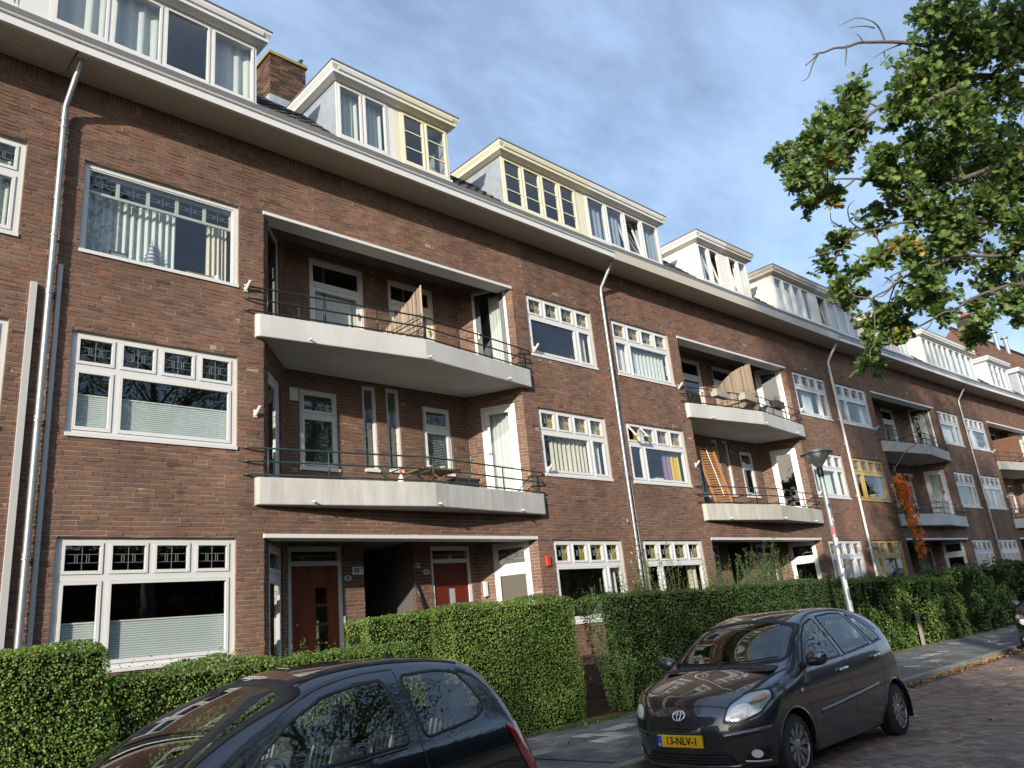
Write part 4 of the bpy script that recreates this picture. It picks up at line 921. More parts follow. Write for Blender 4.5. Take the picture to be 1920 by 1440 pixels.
mb = MB(); mb.box(-.89, -.855, RD-.03, RD+.03, 2.02, 2.14); mb.build('bell_push', M['white_plastic'], h0)
# thin cable beside the second downpipe
h1 = HOUSES[1]
mb = MB(); mb.tube([(-5.98, -.02, 7.0), (-5.96, -.02, 4.0), (-5.95, -.02, 1.9)], .012, 6); mb.build('cable', M['plastic_grey'], h1)
# tall-roofed corner house behind the terrace's end
xc, yc, rz = place(4)
ch = thing('corner_house', 'distant corner house with steep rust-red tiled hip roof and chimney', 'house', (xc, yc, 0), rz)
mb = MB(); mb.box(-HW, 22, 0.0, 10, 0, ZSOF); mb.build('wall', M['brick'], ch)
mb = MB(); mb.add([(-HW, .3, 11.2), (22, .3, 11.2), (22, 5, 18.3), (-1.2, 5, 18.3), (-HW, 10, 11.2), (22, 10, 11.2)], [(0, 1, 2, 3), (0, 3, 4), (4, 3, 2, 5)])
cr = mb.build('roof', mat('roof_red_far', (0.19, 0.085, 0.05), 0.85, noise=0.5, nscale=2.5, bump=0.8, bscale=7, col2=(0.09, 0.05, 0.035), stretch=(1, .4, 3)), ch)
V = []; F = []; T = []; nb = 0; RR = random.Random(4); sl_ = math.atan2(7.1, 4.7)
for r in range(26):
    y = .3+r*.33*cos(sl_); z = 11.2+r*.33*sin(sl_); x = -HW+max(0, (z-11.2)/7.1*5.0)
    while x < 9:
        me = TILES[RR.randrange(8)]; co = np.array([v.co for v in me.vertices]); c, s = cos(sl_), sin(sl_)
        V.append(np.stack([co[:, 0]+x, co[:, 1]*c-co[:, 2]*s+y, co[:, 1]*s+co[:, 2]*c+z+.01], 1)); f = np.array([p.vertices[:] for p in me.polygons]); F.append(f+nb); nb += len(co); T += [RR.random()]*len(f); x += .25
o = link('roof_tiles', np_mesh('roof_tiles', np.concatenate(V), [np.concatenate(F)], M['roof_tile_red'], T), cr); o['kind'] = 'stuff'
mb = MB(); mb.tube([(-1.3, 5, 18.33), (22, 5, 18.33)], .14, 8); mb.build('ridge', M['roof_tile'], ch)
mb = MB(); mb.box(.9, 3.3, 4.4, 5.3, 17.2, 19.4); mb.box(.8, 3.4, 4.3, 5.4, 19.4, 19.55); c_ = mb.build('chimney', M['chimney_brick'], ch)
for x in (1.2, 1.7, 2.3, 2.9): q = MB(); q.tube([(x, 4.85, 19.5), (x, 4.85, 20.0)], .13, 10); q.build('chimney_pot', M['terracotta'], c_)
for x, zz_ in ((5.6, 18.0), (7.6, 17.9)):
    q = MB(); q.tube([(x, 4.6, zz_-.4), (x, 4.6, zz_+.95)], .15, 10); q.lathe([(.15, zz_+.95), (.28, zz_+1.0), (.28, zz_+1.08), (.12, zz_+1.18), (0, zz_+1.22)], (x, 4.6, 0), 12); q.build('flue', M['zinc'], ch)
# ------------------------------------------------------------------ foliage
KITE = np.array([(0, -.5, 0), (.30, -.02, .07), (0, .5, 0), (-.30, -.02, .07)]); KITEF = [np.array([[0, 1, 2], [0, 2, 3]])]
_h = [(0.015, -.50), (.05, -.33), (.19, -.27), (.075, -.17), (.30, -.04), (.11, .05), (.36, .22), (.15, .26), (.24, .42), (.09, .40), (0.0, .50)]
OAK = np.array([(x, y, abs(x)*.25) for x, y in _h]+[(-x, y, abs(x)*.25) for x, y in _h[::-1][1:]]); 
_no = len(OAK); OAKF = [np.array([list(range(_no))])]
_o2 = [(0, -.5), (.20, -.22), (.12, -.08), (.34, .12), (.18, .2), (.22, .40), (0, .5)]
OAKL = np.array([(x, y, abs(x)*.3) for x, y in _o2]+[(-x, y, abs(x)*.3) for x, y in _o2[::-1][1:-1]]); OAKLF = [np.array([list(range(len(OAKL)))])]
def leaves_mesh(name, P, Nn, size, m, rng, tmpl=KITE, tf=KITEF, tint=None, wid=1.0, dirs=None):
    n = len(P); Nn = Nn/np.linalg.norm(Nn, axis=1, keepdims=True)
    if dirs is not None:                           # leaf grows from its stalk along dirs
        dirs = dirs/np.linalg.norm(dirs, axis=1, keepdims=True); Nn = Nn-(Nn*dirs).sum(1, keepdims=True)*dirs; Nn /= np.linalg.norm(Nn, axis=1, keepdims=True)+1e-9; P = P+dirs*np.asarray(size)[:, None]*.5
    a = rng.normal(size=(n, 3)) if dirs is None else np.cross(dirs, Nn); a -= (a*Nn).sum(1, keepdims=True)*Nn; a /= np.linalg.norm(a, axis=1, keepdims=True); b = np.cross(Nn, a)
    s = np.asarray(size)[:, None, None]
    V = P[:, None, :]+s*(tmpl[None, :, 0:1]*wid*a[:, None, :]+tmpl[None, :, 1:2]*b[:, None, :]+tmpl[None, :, 2:3]*Nn[:, None, :])
    k = len(tmpl); F = [(np.arange(n)[:, None, None]*k+f[None]).reshape(-1, f.shape[1]) for f in tf]
    per = sum(len(f) for f in tf)
    if tint is None: tint = np.clip(rng.normal(.5, .22, n), 0, 1)
    return np_mesh(name, V.reshape(-1, 3), F, M[m], np.repeat(tint, per))
def lf(P, rng, sc, amp):
    ph = rng.uniform(0, 6.28, (4, 3)); k = rng.normal(size=(4, 3))*sc; o = np.zeros(len(P))
    for i in range(4): o += np.sin(P@k[i]+ph[i, 0])
    return amp*o/2
def hedge(label, x0, x1, y0, y1, z1, density, size, m='leaf_hedge', seed=0, name='hedge', shoots=0, z0=0.1, shape=None, rough=.045, tmean=.5, faces='ftlr', group='clipped hedges along the front gardens', under=0.0, slantL=0.0):
    rng = np.random.default_rng(seed); h = thing(name, label, 'hedge', ((x0+x1)/2, (y0+y1)/2, z0), 0, group)
    C = np.array([(x0+x1)/2, (y0+y1)/2, z0]); PP = []; NN = []
    def face(n, fn, nrm):
        if n < 1: return
        u, v = rng.random(int(n)), rng.random(int(n)); PP.append(fn(u, v)); NN.append(np.tile(np.array(nrm, float), (int(n), 1)))
    Hh = z1-z0
    face(density*(x1-x0)*Hh, lambda u, v: np.stack([x0+u*(x1-x0), np.full(len(u), y0), z0+v*Hh], 1), (0, -1, 0))
    face(density*1.1*(x1-x0)*(y1-y0), lambda u, v: np.stack([x0+u*(x1-x0), y0+v*(y1-y0), np.full(len(u), z1)], 1), (0, 0, 1))
    face(density*(y1-y0)*Hh, lambda u, v: np.stack([np.full(len(u), x0), y0+u*(y1-y0), z0+v*Hh], 1), (-1, 0, 0))
    face(density*(y1-y0)*Hh, lambda u, v: np.stack([np.full(len(u), x1), y0+u*(y1-y0), z0+v*Hh], 1), (1, 0, 0))
    face(density*.25*(x1-x0)*Hh, lambda u, v: np.stack([x0+u*(x1-x0), np.full(len(u), y1), z0+v*Hh], 1), (0, 1, 0))
    P = np.concatenate(PP); Nn = np.concatenate(NN)
    # rounded arrises
    r = .10
    Q = P.copy(); cx = np.clip(P[:, 0], x0+r, x1-r); cy = np.clip(P[:, 1], y0+r, y1-r); cz = np.minimum(P[:, 2], z1-r); c = np.stack([cx, cy, cz], 1); dd = P-c; L = np.linalg.norm(dd, axis=1, keepdims=True); P = c+dd/np.maximum(L, 1e-6)*np.minimum(L, r)
    Nn = np.where(L > 1e-6, dd/np.maximum(L, 1e-6), Nn)
    P = P+Nn*(lf(P, rng, 2.2, rough)+lf(P, rng, 6.0, rough*.7))[:, None]
    P -= Nn*(np.abs(rng.normal(0, .055, len(P))))[:, None]
    if under: P[:, 1] += under*np.clip(1-(P[:, 2]-z0)/.6, 0, 1)**1.5*np.where(Nn[:, 1] < -.5, 1, 0)
    if slantL: P[:, 0] += slantL*(1-np.clip((P[:, 2]-z0)/(z1-z0), 0, 1))**.8*np.clip(1-(P[:, 0]-x0)/.9, 0, 1)
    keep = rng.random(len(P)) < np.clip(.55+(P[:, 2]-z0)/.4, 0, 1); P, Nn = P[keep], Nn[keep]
    ln = Nn*0.9+rng.normal(size=P.shape)*.75+np.array([0, 0, .35])
    t = np.clip(rng.normal(tmean, .19, len(P))+lf(P, rng, 1.6, .13), 0, 1); t[rng.random(len(P)) < .012] = 1.0
    sz = size*np.clip(rng.normal(1, .25, len(P)), .45, 1.7)
    f = link('foliage', leaves_mesh('foliage', P-C, ln, sz, m, rng, tint=t, wid=1.15), h); f['kind'] = 'stuff'
    if shoots:
        SP = []; SN = []; tw = MB()
        for i in range(shoots):
            bx, by = rng.uniform(x0, x1), rng.uniform(y0, y1); L = rng.uniform(.06, .22); d = np.array([rng.normal(0, .25), rng.normal(0, .25), 1.]); n = int(L/.018)
            for k in range(n): SP.append((bx, by, z1)+d*L*k/n+rng.normal(0, .012, 3)); SN.append(rng.normal(size=3)+np.array([0, 0, .5]))
        SP, SN = np.array(SP), np.array(SN); s = link('young_shoots', leaves_mesh('young_shoots', SP-C, SN, size*.9*np.ones(len(SP)), m, rng), h); s['kind'] = 'stuff'
    cb = MB(); a = .08; cb.box(x0+a+slantL*1.05, x1-a, y0+a+under*.5, y1-a, z0-.05, z1-a); o = cb.build('shade_core', M['hedge_core'], h); o.location = -Vector(C)  # near-black box blocks see-through; the hedge's inner shade put into its colour
    return h
hedge('tall clipped hedge block in the lower left corner', -1.2, 2.78, 8.9, 9.7, 1.90, 4200, .0265, seed=1, tmean=.60)
hedge('low clipped hedge under the ground-floor window behind the nearest car', 2.80, 6.7, 8.95, 9.6, 1.58, 4200, .0265, seed=2, tmean=.60, shoots=40)
hedge('short hedge block in front of the open stair porch', 6.45, 7.85, 9.9, 10.6, 2.02, 4200, .0265, seed=3, tmean=.56)
hedge('bright green hedge ending at the garden gap, right of the nearest car', 7.35, 10.05, 9.1, 9.68, 2.05, 4200, .0265, seed=4, tmean=.54, under=.05)
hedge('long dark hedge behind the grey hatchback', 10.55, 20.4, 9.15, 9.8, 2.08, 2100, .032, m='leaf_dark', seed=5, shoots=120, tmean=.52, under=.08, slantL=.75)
hedge('yellowish hedge right of the street lamp', 20.45, 23.6, 8.95, 9.9, 1.98, 1100, .046, seed=6, tmean=.55, rough=.08, shoots=20)
hedge('loose twiggy hedge beside the wooden gatepost', 24.0, 27.2, 8.75, 9.7, 1.86, 800, .052, seed=7, tmean=.55, rough=.10)
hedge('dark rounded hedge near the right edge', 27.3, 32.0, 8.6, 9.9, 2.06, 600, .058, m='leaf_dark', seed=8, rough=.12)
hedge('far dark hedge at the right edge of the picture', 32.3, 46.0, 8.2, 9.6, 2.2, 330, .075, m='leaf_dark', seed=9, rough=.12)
# shaggy shrubs standing up behind the long hedge
def shrub(label, x, y, z0, hgt, wid, n, seed, lean=0.0, size=.045):
    rng = np.random.default_rng(seed); h = thing('shrub', label, 'shrub', (x, y, z0), 0, 'shrubs behind the long hedge'); P = []; Nn = []; tw = MB()
    for i in range(n):
        b = np.array([rng.normal(0, wid*.35), rng.normal(0, .18), rng.uniform(0, hgt*.35)]); d = np.array([rng.normal(lean, .30), rng.normal(0, .25), 1.0]); d /= np.linalg.norm(d); L = hgt*rng.uniform(.45, 1.0)*.8
        e = b+d*L; tw.tube([b, (b+e)/2+rng.normal(0, .02, 3), e], [.008, .006, .002], 4)
        k = int(L/.011)
        for j in range(k):
            t = .08+.92*j/k; P.append(b+d*L*t+rng.normal(0, .035, 3)); Nn.append(rng.normal(size=3)+np.array([0, 0, .4]))
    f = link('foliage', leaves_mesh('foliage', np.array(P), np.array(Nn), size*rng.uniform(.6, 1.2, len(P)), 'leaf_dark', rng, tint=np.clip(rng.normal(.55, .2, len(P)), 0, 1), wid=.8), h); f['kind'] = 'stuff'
    tw.build('twigs', M['twig'], h)
shrub('upright leafy shrub before the second ground-floor window', 13.3, 10.3, .6, 2.15, .75, 60, 21)
shrub('single tall shoot rising from the shrub by the pale downpipe', 14.5, 10.25, .8, 2.4, .18, 10, 22)
shrub('broad feathery shrub in front of the second porch', 18.4, 10.35, .6, 2.35, 1.5, 150, 23, .18)
shrub('small feathery shrub left of the second porch', 16.4, 10.35, .8, 2.0, .5, 40, 24)
# firethorn with orange berries climbing the third house
h2x, h2y, h2r = place(2)
rng = np.random.default_rng(31); ft = thing('firethorn', 'climbing firethorn covered in orange berries beside the third balcony', 'shrub', (h2x-3.15, h2y-.22, 0.1))
path = [(.35, 0, 0), (.25, 0, 1.2), (.05, -.02, 2.4), (-.10, -.05, 3.3), (-.35, -.05, 4.2), (-.55, -.05, 5.0), (-.70, -.05, 5.35)]
tw = MB(); tw.tube(path, [.05, .045, .04, .035, .03, .02, .01], 7); tw.build('stem', M['bark'], ft, smooth=True)
pp = np.array(path); P = []; Nn = []; B = []
for i in range(3400):
    t = rng.random()**.8*(len(pp)-1); k = min(int(t), len(pp)-2); p = pp[k]+(pp[k+1]-pp[k])*(t-k); w = .42 if p[2] < 2 else (.34 if p[2] < 4.3 else .42)
    P.append(p+np.array([rng.normal(0, w*.55), -abs(rng.normal(0, .13)), rng.normal(0, .15)])); Nn.append(rng.normal(size=3)+np.array([0, -.6, .4]))
f = link('foliage', leaves_mesh('foliage', np.array(P), np.array(Nn), rng.uniform(.04, .075, len(P)), 'leaf_firethorn', rng, wid=.8), ft); f['kind'] = 'stuff'
OCT = np.array([(1, 0, 0), (-1, 0, 0), (0, 1, 0), (0, -1, 0), (0, 0, 1), (0, 0, -1)], float); OCTF = np.array([[0, 2, 4], [2, 1, 4], [1, 3, 4], [3, 0, 4], [2, 0, 5], [1, 2, 5], [3, 1, 5], [0, 3, 5]])
V = []; 
for i in range(100):
    t = (1-rng.random()**1.4*.60)*(len(pp)-1); k = min(int(t), len(pp)-2); p = pp[k]+(pp[k+1]-pp[k])*(t-k)+np.array([rng.normal(0, .27), -.10-abs(rng.normal(0, .12)), rng.normal(0, .12)])
    dr = np.array([rng.normal(0, .5), rng.normal(0, .2), -.5]); dr /= np.linalg.norm(dr)
    for j in range(26): V.append(p+dr*rng.uniform(0, .14)+rng.normal(0, .038, 3))
V = np.array(V); VV = V[:, None, :]+OCT[None]*rng.uniform(.016, .026, len(V))[:, None, None]
b_ = link('berries', np_mesh('berries', VV.reshape(-1, 3), [(np.arange(len(V))[:, None, None]*6+OCTF[None]).reshape(-1, 3)], M['berry'], smooth=True), ft); b_['kind'] = 'stuff'
# wisp of climber on the second downpipe
cl = thing('climber', 'thin brown climber on the pale downpipe of the second house', 'plant', (14.62, 11.33, .1)); P = []; Nn = []; rng = np.random.default_rng(33); tw = MB(); pts = [(0, 0, 0), (.06, 0, 1.5), (-.02, -.01, 2.6), (.10, 0, 3.6), (.02, 0, 4.6)]
tw.tube(pts, .008, 5); tw.build('stem', M['twig'], cl)
for i in range(150):
    t = rng.random()*3.2; k = min(int(t), 3); p = np.array(pts[k])+(np.array(pts[k+1])-np.array(pts[k]))*(t-k); P.append(p+rng.normal(0, .06, 3)); Nn.append(rng.normal(size=3)+np.array([0, -1, 0]))
f = link('leaves', leaves_mesh('leaves', np.array(P), np.array(Nn), rng.uniform(.04, .08, len(P)), 'dead_leaf', rng), cl); f['kind'] = 'stuff'
# ------------------------------------------------------------------ oak reaching in from the right
oak = thing('oak_tree', 'green oak reaching in from the upper right with yellowing leaves and a dead branch', 'tree', (15.5, -2.2, 0.1))
OB = np.array([15.5, -2.2, 0.1]); rng = np.random.default_rng(41)
tk = MB(); trunk = [(0, 0, -.1), (.02, .02, .4), (.05, .05, 1.5), (-.05, .1, 3.2), (-.15, .2, 5.0), (-.1, .3, 7.5), (.2, .2, 10), (.5, 0, 13)]
tk.tube(trunk, [.42, .33, .28, .25, .23, .19, .13, .05], 14)
def smooth_path(q, n=4):
    """Catmull-Rom curve through the points"""
    q = [np.array(p, float) for p in q]; o = []
    for i in range(len(q)-1):
        a, b, c, d = q[max(i-1, 0)], q[i], q[i+1], q[min(i+2, len(q)-1)]
        for k in range(n): t = k/n; o.append(.5*((2*b)+(c-a)*t+(2*a-5*b+4*c-d)*t*t+(3*b-a-3*c+d)*t**3))
    return o+[q[-1]]
def c2(cx, cy, d): return at(1440+cx/2, cy/2, d)-OB         # along the sight line, d metres off
LIMBS = [([(-.1, .25, 6.2)], [(1010, 215, 11.6), (960, 205, 11.4), (880, 215, 11.2), (800, 172, 11.0), (690, 160, 10.8), (550, 165, 10.6), (440, 157, 10.5), (340, 160, 10.4), (250, 180, 10.3), (190, 200, 10.2), (140, 245, 10.2)], .075),
         ([(-.12, .22, 5.6)], [(1000, 280, 11.4), (860, 290, 11.0), (760, 300, 10.8), (640, 360, 10.5), (560, 400, 10.4), (430, 400, 10.2), (370, 440, 10.1), (290, 500, 10.0), (200, 560, 10.0), (90, 600, 10.0)], .075),
         ([(-.12, .22, 5.2)], [(1010, 520, 11.2), (900, 600, 10.9), (760, 660, 10.6), (620, 720, 10.4), (500, 750, 10.2), (400, 680, 10.1), (330, 670, 10.0), (260, 720, 9.9), (190, 750, 9.9)], .065),
         ([(-.1, .18, 4.6)], [(1010, 830, 11.0), (880, 830, 10.7), (720, 830, 10.4), (600, 820, 10.2), (480, 840, 10.1), (380, 865, 10.0), (300, 905, 9.9), (240, 980, 9.9)], .05),
         ([(-.08, .15, 4.2)], [(1020, 1040, 10.6), (900, 1070, 10.4), (810, 1100, 10.2), (700, 1165, 10.0), (620, 1195, 9.9), (590, 1240, 9.8)], .05),
         ([(-.1, .18, 4.6)], [(1010, 930, 10.8), (860, 960, 10.5), (700, 960, 10.3), (580, 1010, 10.1), (480, 1060, 10.0), (390, 1120, 9.9), (400, 1200, 9.8), (400, 1290, 9.8), (385, 1350, 9.8)], .04),
         ([(-.1, .25, 6.6)], [(1010, 60, 11.8), (850, 60, 11.4), (720, 60, 11.2), (620, 50, 11.0)], .06)]
LPTS = []
for st, pix, r in LIMBS:
    p = [np.array(st[0])]+[c2(*q) for q in pix]
    q = [p[0]]
    for a, b in zip(p[:-1], p[1:]): m_ = (a+b)/2+rng.normal(0, .02, 3); q += [m_, b]
    q = smooth_path(q, 3)
    n = len(q); tk.tube(q, [max(.007, r*(1-.88*(i/(n-1)))*.7) for i in range(n)], 8); LPTS += q if pix[-1][0] != 140 else q[:30]
for pix in ([(440, 157, 10.5), (420, 110, 10.5), (390, 80, 10.4), (330, 68, 10.4), (262, 100, 10.3)], [(400, 105, 10.4), (360, 98, 10.4), (302, 104, 10.4)], [(355, 158, 10.4), (345, 138, 10.4), (328, 125, 10.4)], [(295, 170, 10.3), (293, 210, 10.3), (290, 247, 10.3)], [(190, 200, 10.2), (170, 235, 10.2), (150, 290, 10.2), (125, 305, 10.2)], [(500, 165, 10.6), (450, 185, 10.5), (397, 215, 10.5)], [(190, 200, 10.2), (165, 205, 10.2)],
            [(380, 865, 10), (300, 860, 9.9), (240, 830, 9.9), (235, 795, 9.9)], [(350, 860, 10), (310, 830, 9.9), (300, 780, 9.9), (325, 750, 9.9)], [(290, 930, 9.9), (210, 950, 9.9), (148, 968, 9.9)], [(480, 1060, 10), (430, 1110, 9.9), (392, 1110, 9.9)], [(560, 1000, 10), (470, 1030, 10), (430, 1075, 9.9)]):
    q = smooth_path([c2(*a) for a in pix], 4); n = len(q); tk.tube(q, [.013*(1-.75*i/(n-1)) for i in range(n)], 5)
CL = [(700, 60, 110), (850, 80, 120), (640, 45, 70), (920, 190, 80), (620, 230, 105), (540, 290, 90), (485, 425, 62), (560, 375, 75), (720, 235, 90), (800, 130, 80), (890, 330, 55), (720, 330, 85), (945, 370, 45), (960, 100, 90),
      (335, 350, 60), (290, 420, 75), (330, 480, 68), (225, 480, 62), (160, 525, 58), (100, 590, 62), (45, 585, 32), (150, 640, 72), (225, 600, 60), (300, 565, 60), (190, 700, 42), (165, 765, 50), (120, 665, 50), (235, 735, 28),
      (450, 590, 78), (540, 540, 58), (430, 650, 55), (520, 660, 66), (600, 600, 78), (690, 520, 100), (780, 470, 95), (640, 680, 95), (760, 620, 110), (860, 560, 100), (900, 700, 105), (820, 740, 90), (560, 780, 85), (660, 800, 95), (455, 715, 45), (400, 800, 45), (740, 860, 80), (860, 820, 80), (940, 880, 70), (620, 880, 65), (540, 930, 60), (700, 420, 80), (800, 370, 50), (930, 560, 80), (960, 700, 80),
      (262, 903, 52), (232, 985, 40), (420, 950, 52), (345, 1015, 34), (288, 1078, 48), (312, 1128, 40), (560, 1045, 62), (645, 970, 75), (620, 1090, 55), (650, 1175, 45), (540, 1135, 55), (400, 1205, 46), (480, 1205, 55), (440, 1180, 45), (392, 1305, 42), (382, 1368, 40), (500, 1250, 35),
      (880, 990, 80), (830, 1060, 60), (905, 1130, 60), (800, 1150, 45), (785, 1225, 40), (940, 1190, 45), (730, 960, 55), (945, 1050, 60), (770, 1270, 26), (690, 900, 55)]
P = []; Nn = []; T = []; DD = []; LP = np.array(LPTS); tg = MB()
for (cx, cy, r) in CL:
    d0 = 10.3+rng.normal(0, .5)+max(0, (cx-500)/700); c = c2(cx, cy, d0); R = r/2/FPX*d0*1.05
    j = np.argmin(((LP-c)**2).sum(1)); q = LP[j]
    if np.linalg.norm(q-c) < .8: tg.tube([q, (q+c)/2+rng.normal(0, .04, 3), c], [.014, .010, .005], 5)
    nt_ = int(11*(r/60)**1.7)+5; yel = rng.random() < .12
    for k in range(nt_):
        dv_ = rng.normal(size=3); dv_ /= np.linalg.norm(dv_); e = c+dv_*R*rng.uniform(.4, 1.5)*np.array([1, 1, .85]); mdl = (c+e)/2+rng.normal(0, .03, 3); tg.tube([c+(e-c)*.08, mdl, e], [.006, .004, .002], 4)
        for t in (.45, .72, 1.0):                    # rosettes of leaves along the twig
            q0 = c+(e-c)*t+rng.normal(0, .02, 3); nl = rng.integers(5, 8); yl = yel and k < 2 and rng.random() < .7
            for l in range(nl):
                P.append(q0); DD.append(dv_*.45+rng.normal(size=3)*.75); Nn.append(rng.normal(size=3)*.55+np.array([-.3, -.15, .8])); T.append(rng.uniform(.965, 1) if yl else np.clip(rng.normal(.5, .19), 0, .95))
tk.build('trunk', M['bark'], oak, smooth=True); o = tg.build('twigs', M['twig'], oak); o['kind'] = 'stuff'
o = link('crown', leaves_mesh('crown', np.array(P), np.array(Nn), rng.uniform(.075, .135, len(P)), 'leaf_oak', rng, OAK, OAKF, np.array(T), wid=1.1, dirs=np.array(DD)), oak); o['kind'] = 'stuff'
# the rest of its crown above and behind the picture's edge, and the other street trees on this side
def crown_tree(label, x, y, hgt, z0, R, n, seed, parent=None, cz=None, trunk_r=.25, squash=1.0, name='street_tree', lsize=(.10, .17)):
    rng = np.random.default_rng(seed)
    t = parent or thing(name, label, 'tree', (x, y, .1), 0, 'street trees behind the viewer')
    tk = MB(); top = np.array([rng.normal(0, .3), rng.normal(0, .3), hgt*.85])
    if not parent: tk.tube([(0, 0, -.1), (0, 0, .5), (.05, 0, z0), tuple(top*np.array([.5, .5, .7])), tuple(top)], [trunk_r*1.4, trunk_r*1.1, trunk_r, trunk_r*.6, .04], 10)
    P = []; Nn = []; cen = np.array([0, 0, (z0+hgt)/2]) if cz is None else np.array(cz); half = (hgt-z0)/2
    k = 0
    while k < 46:
        dv_ = rng.normal(size=3); dv_ /= np.linalg.norm(dv_); rr = rng.uniform(.35, .95); c = cen+dv_*rr*np.array([R, R*squash, half]); k += 1
        base = np.array([0, 0, max(z0*.8, c[2]-1.5-rng.random()*2)])
        if not parent: tk.tube([base, (base+c)/2+np.array([0, 0, .3]), c], [.07, .045, .012], 5)
        m_ = int(n/46); q = rng.normal(size=(m_, 3)); q /= np.linalg.norm(q, axis=1, keepdims=True); P.append(c+q*rng.uniform(.3, 1, (m_, 1))**.6*R*.34); Nn.append(rng.normal(size=(m_, 3))*.7+np.array([0, 0, .8]))
    P = np.concatenate(P); Nn = np.concatenate(Nn)
    if not parent: tk.build('trunk', M['bark'], t, smooth=True)
    o = link('crown', leaves_mesh('crown', P, Nn, rng.uniform(lsize[0], lsize[1], len(P)), 'leaf_oak', rng, OAKL, OAKLF, np.clip(rng.normal(.45, .18, len(P)), 0, .95)), t); o['kind'] = 'stuff'
    return t
crown_tree('', 0, 0, 14, 7.0, 4.2, 12000, 51, parent=oak, cz=(3.2, -2.6, 9.5))
crown_tree('tall street tree behind the viewer, shading the far houses', 2.6, -8.0, 23.5, 4.5, 6.3, 26000, 52, lsize=(.16, .25))
crown_tree('tall high-crowned street tree behind the viewer to the left', -4.4, -7.6, 25, 15.6, 4.1, 15000, 57, lsize=(.14, .22))
crown_tree('street tree on the far pavement to the right of the viewer', 11.5, -10.0, 18, 5, 5.0, 15000, 53)
crown_tree('small street tree behind the viewer, shading the road', -5.8, -4.6, 8.2, 3.0, 3.0, 16000, 54)
crown_tree('small round street tree farthest to the left behind the viewer', -10.6, -4.8, 10.4, 3.0, 3.3, 17000, 55)
crown_tree('street tree far to the right on the opposite pavement', 27, -6.5, 15, 4, 5.0, 9000, 56)
hedge('dense belt of greenery across the street behind the viewer', -45, 60, -19.5, -16.0, 7.0, 30, .42, m='leaf_dark', seed=10, rough=.9, name='tree_belt', group='greenery behind the viewer')
# gatepost by the twiggy hedge
gp = MB(); gp.box(23.74, 23.82, 8.85, 8.93, .08, 1.0); gp.box(23.75, 23.81, 8.86, 8.92, 1.0, 1.04); o = gp.build('gatepost', mat('grey_wood', (0.30, 0.27, 0.22), 0.9, noise=.5, nscale=9, stretch=(1, 1, .2))); tag(o, 'weathered wooden gatepost between two hedges', 'post')
# grass tufts and fallen leaves
rng = np.random.default_rng(61)
P = np.stack([np.concatenate([rng.normal(9.9, .35, 900), rng.uniform(7.5, 10.2, 300), rng.uniform(20, 32, 500)]), np.concatenate([rng.normal(8.98, .10, 900), rng.normal(9.05, .05, 300), rng.normal(8.72, .07, 500)]), np.full(1700, SWZ+.02)], 1)
o = link('grass_fringe', leaves_mesh('grass_fringe', P, rng.normal(size=(1700, 3))*.5+np.array([0, -1, .2]), rng.uniform(.05, .11, 1700), 'grass', rng, wid=.25)); tag(o, 'thin grass growing at the foot of the hedges', 'grass', kind='stuff')
n1 = 1500
xs_ = rng.uniform(11, 30, n1); P = np.stack([xs_, 5.98-np.abs(rng.normal(0, .09, n1)), np.full(n1, .03)+rng.uniform(0, .035, n1)], 1)
P2 = np.stack([rng.uniform(6, 30, 420), rng.uniform(1, 6, 420), np.full(420, .025)], 1); P3 = np.stack([rng.uniform(7, 30, 260), 9.05-np.abs(rng.normal(0, .25, 260)), np.full(260, SWZ+.022)], 1)
P4 = np.stack([rng.uniform(7, 30, 120), rng.uniform(6.2, 9, 120), np.full(120, SWZ+.022)], 1); P = np.concatenate([P, P2, P3, P4])
o = link('fallen_leaves', leaves_mesh('fallen_leaves', P, rng.normal(size=P.shape)*.35+np.array([0, 0, 1.]), rng.uniform(.05, .10, len(P)), 'dead_leaf', rng, OAKL, OAKLF)); tag(o, 'brown fallen leaves gathered along the kerb', 'leaves', kind='stuff')
# ------------------------------------------------------------------ street lamp
lp = thing('street_lamp', 'grey street lamp with cone head and sticker-covered post', 'street lamp', (15.18, 6.85, SWZ))
mb = MB(); mb.lathe([(.085, 0), (.085, .9), (.075, 1.0), (.055, 1.06), (.048, 3.98), (.046, 4.0)], k=18); post = mb.build('post', M['lamp_post'], lp, smooth=True); sharp(post, 40)
mb = MB(); mb.lathe([(.052, 3.80), (.060, 3.82), (.060, 3.98), (.05, 4.0), (.035, 4.02)], k=18); mb.build('collar', M['black_paint'], lp, smooth=True)
mb = MB(); mb.lathe([(.055, 3.99), (.085, 4.04), (.285, 4.275)], k=36); mb.build('lamp_bowl', M['lamp_bowl'], lp, smooth=True)
mb = MB(); mb.lathe([(.285, 4.268), (.315, 4.265), (.318, 4.277), (.26, 4.315), (.14, 4.35), (0, 4.36)], k=36); mb.build('lamp_cap', M['lamp_hood'], lp, smooth=True)
mb = MB(); mb.lathe([(.03, 4.0), (.03, 4.24)], k=10); mb.build('lamp_tube', M['lamp_white'], lp, smooth=True)
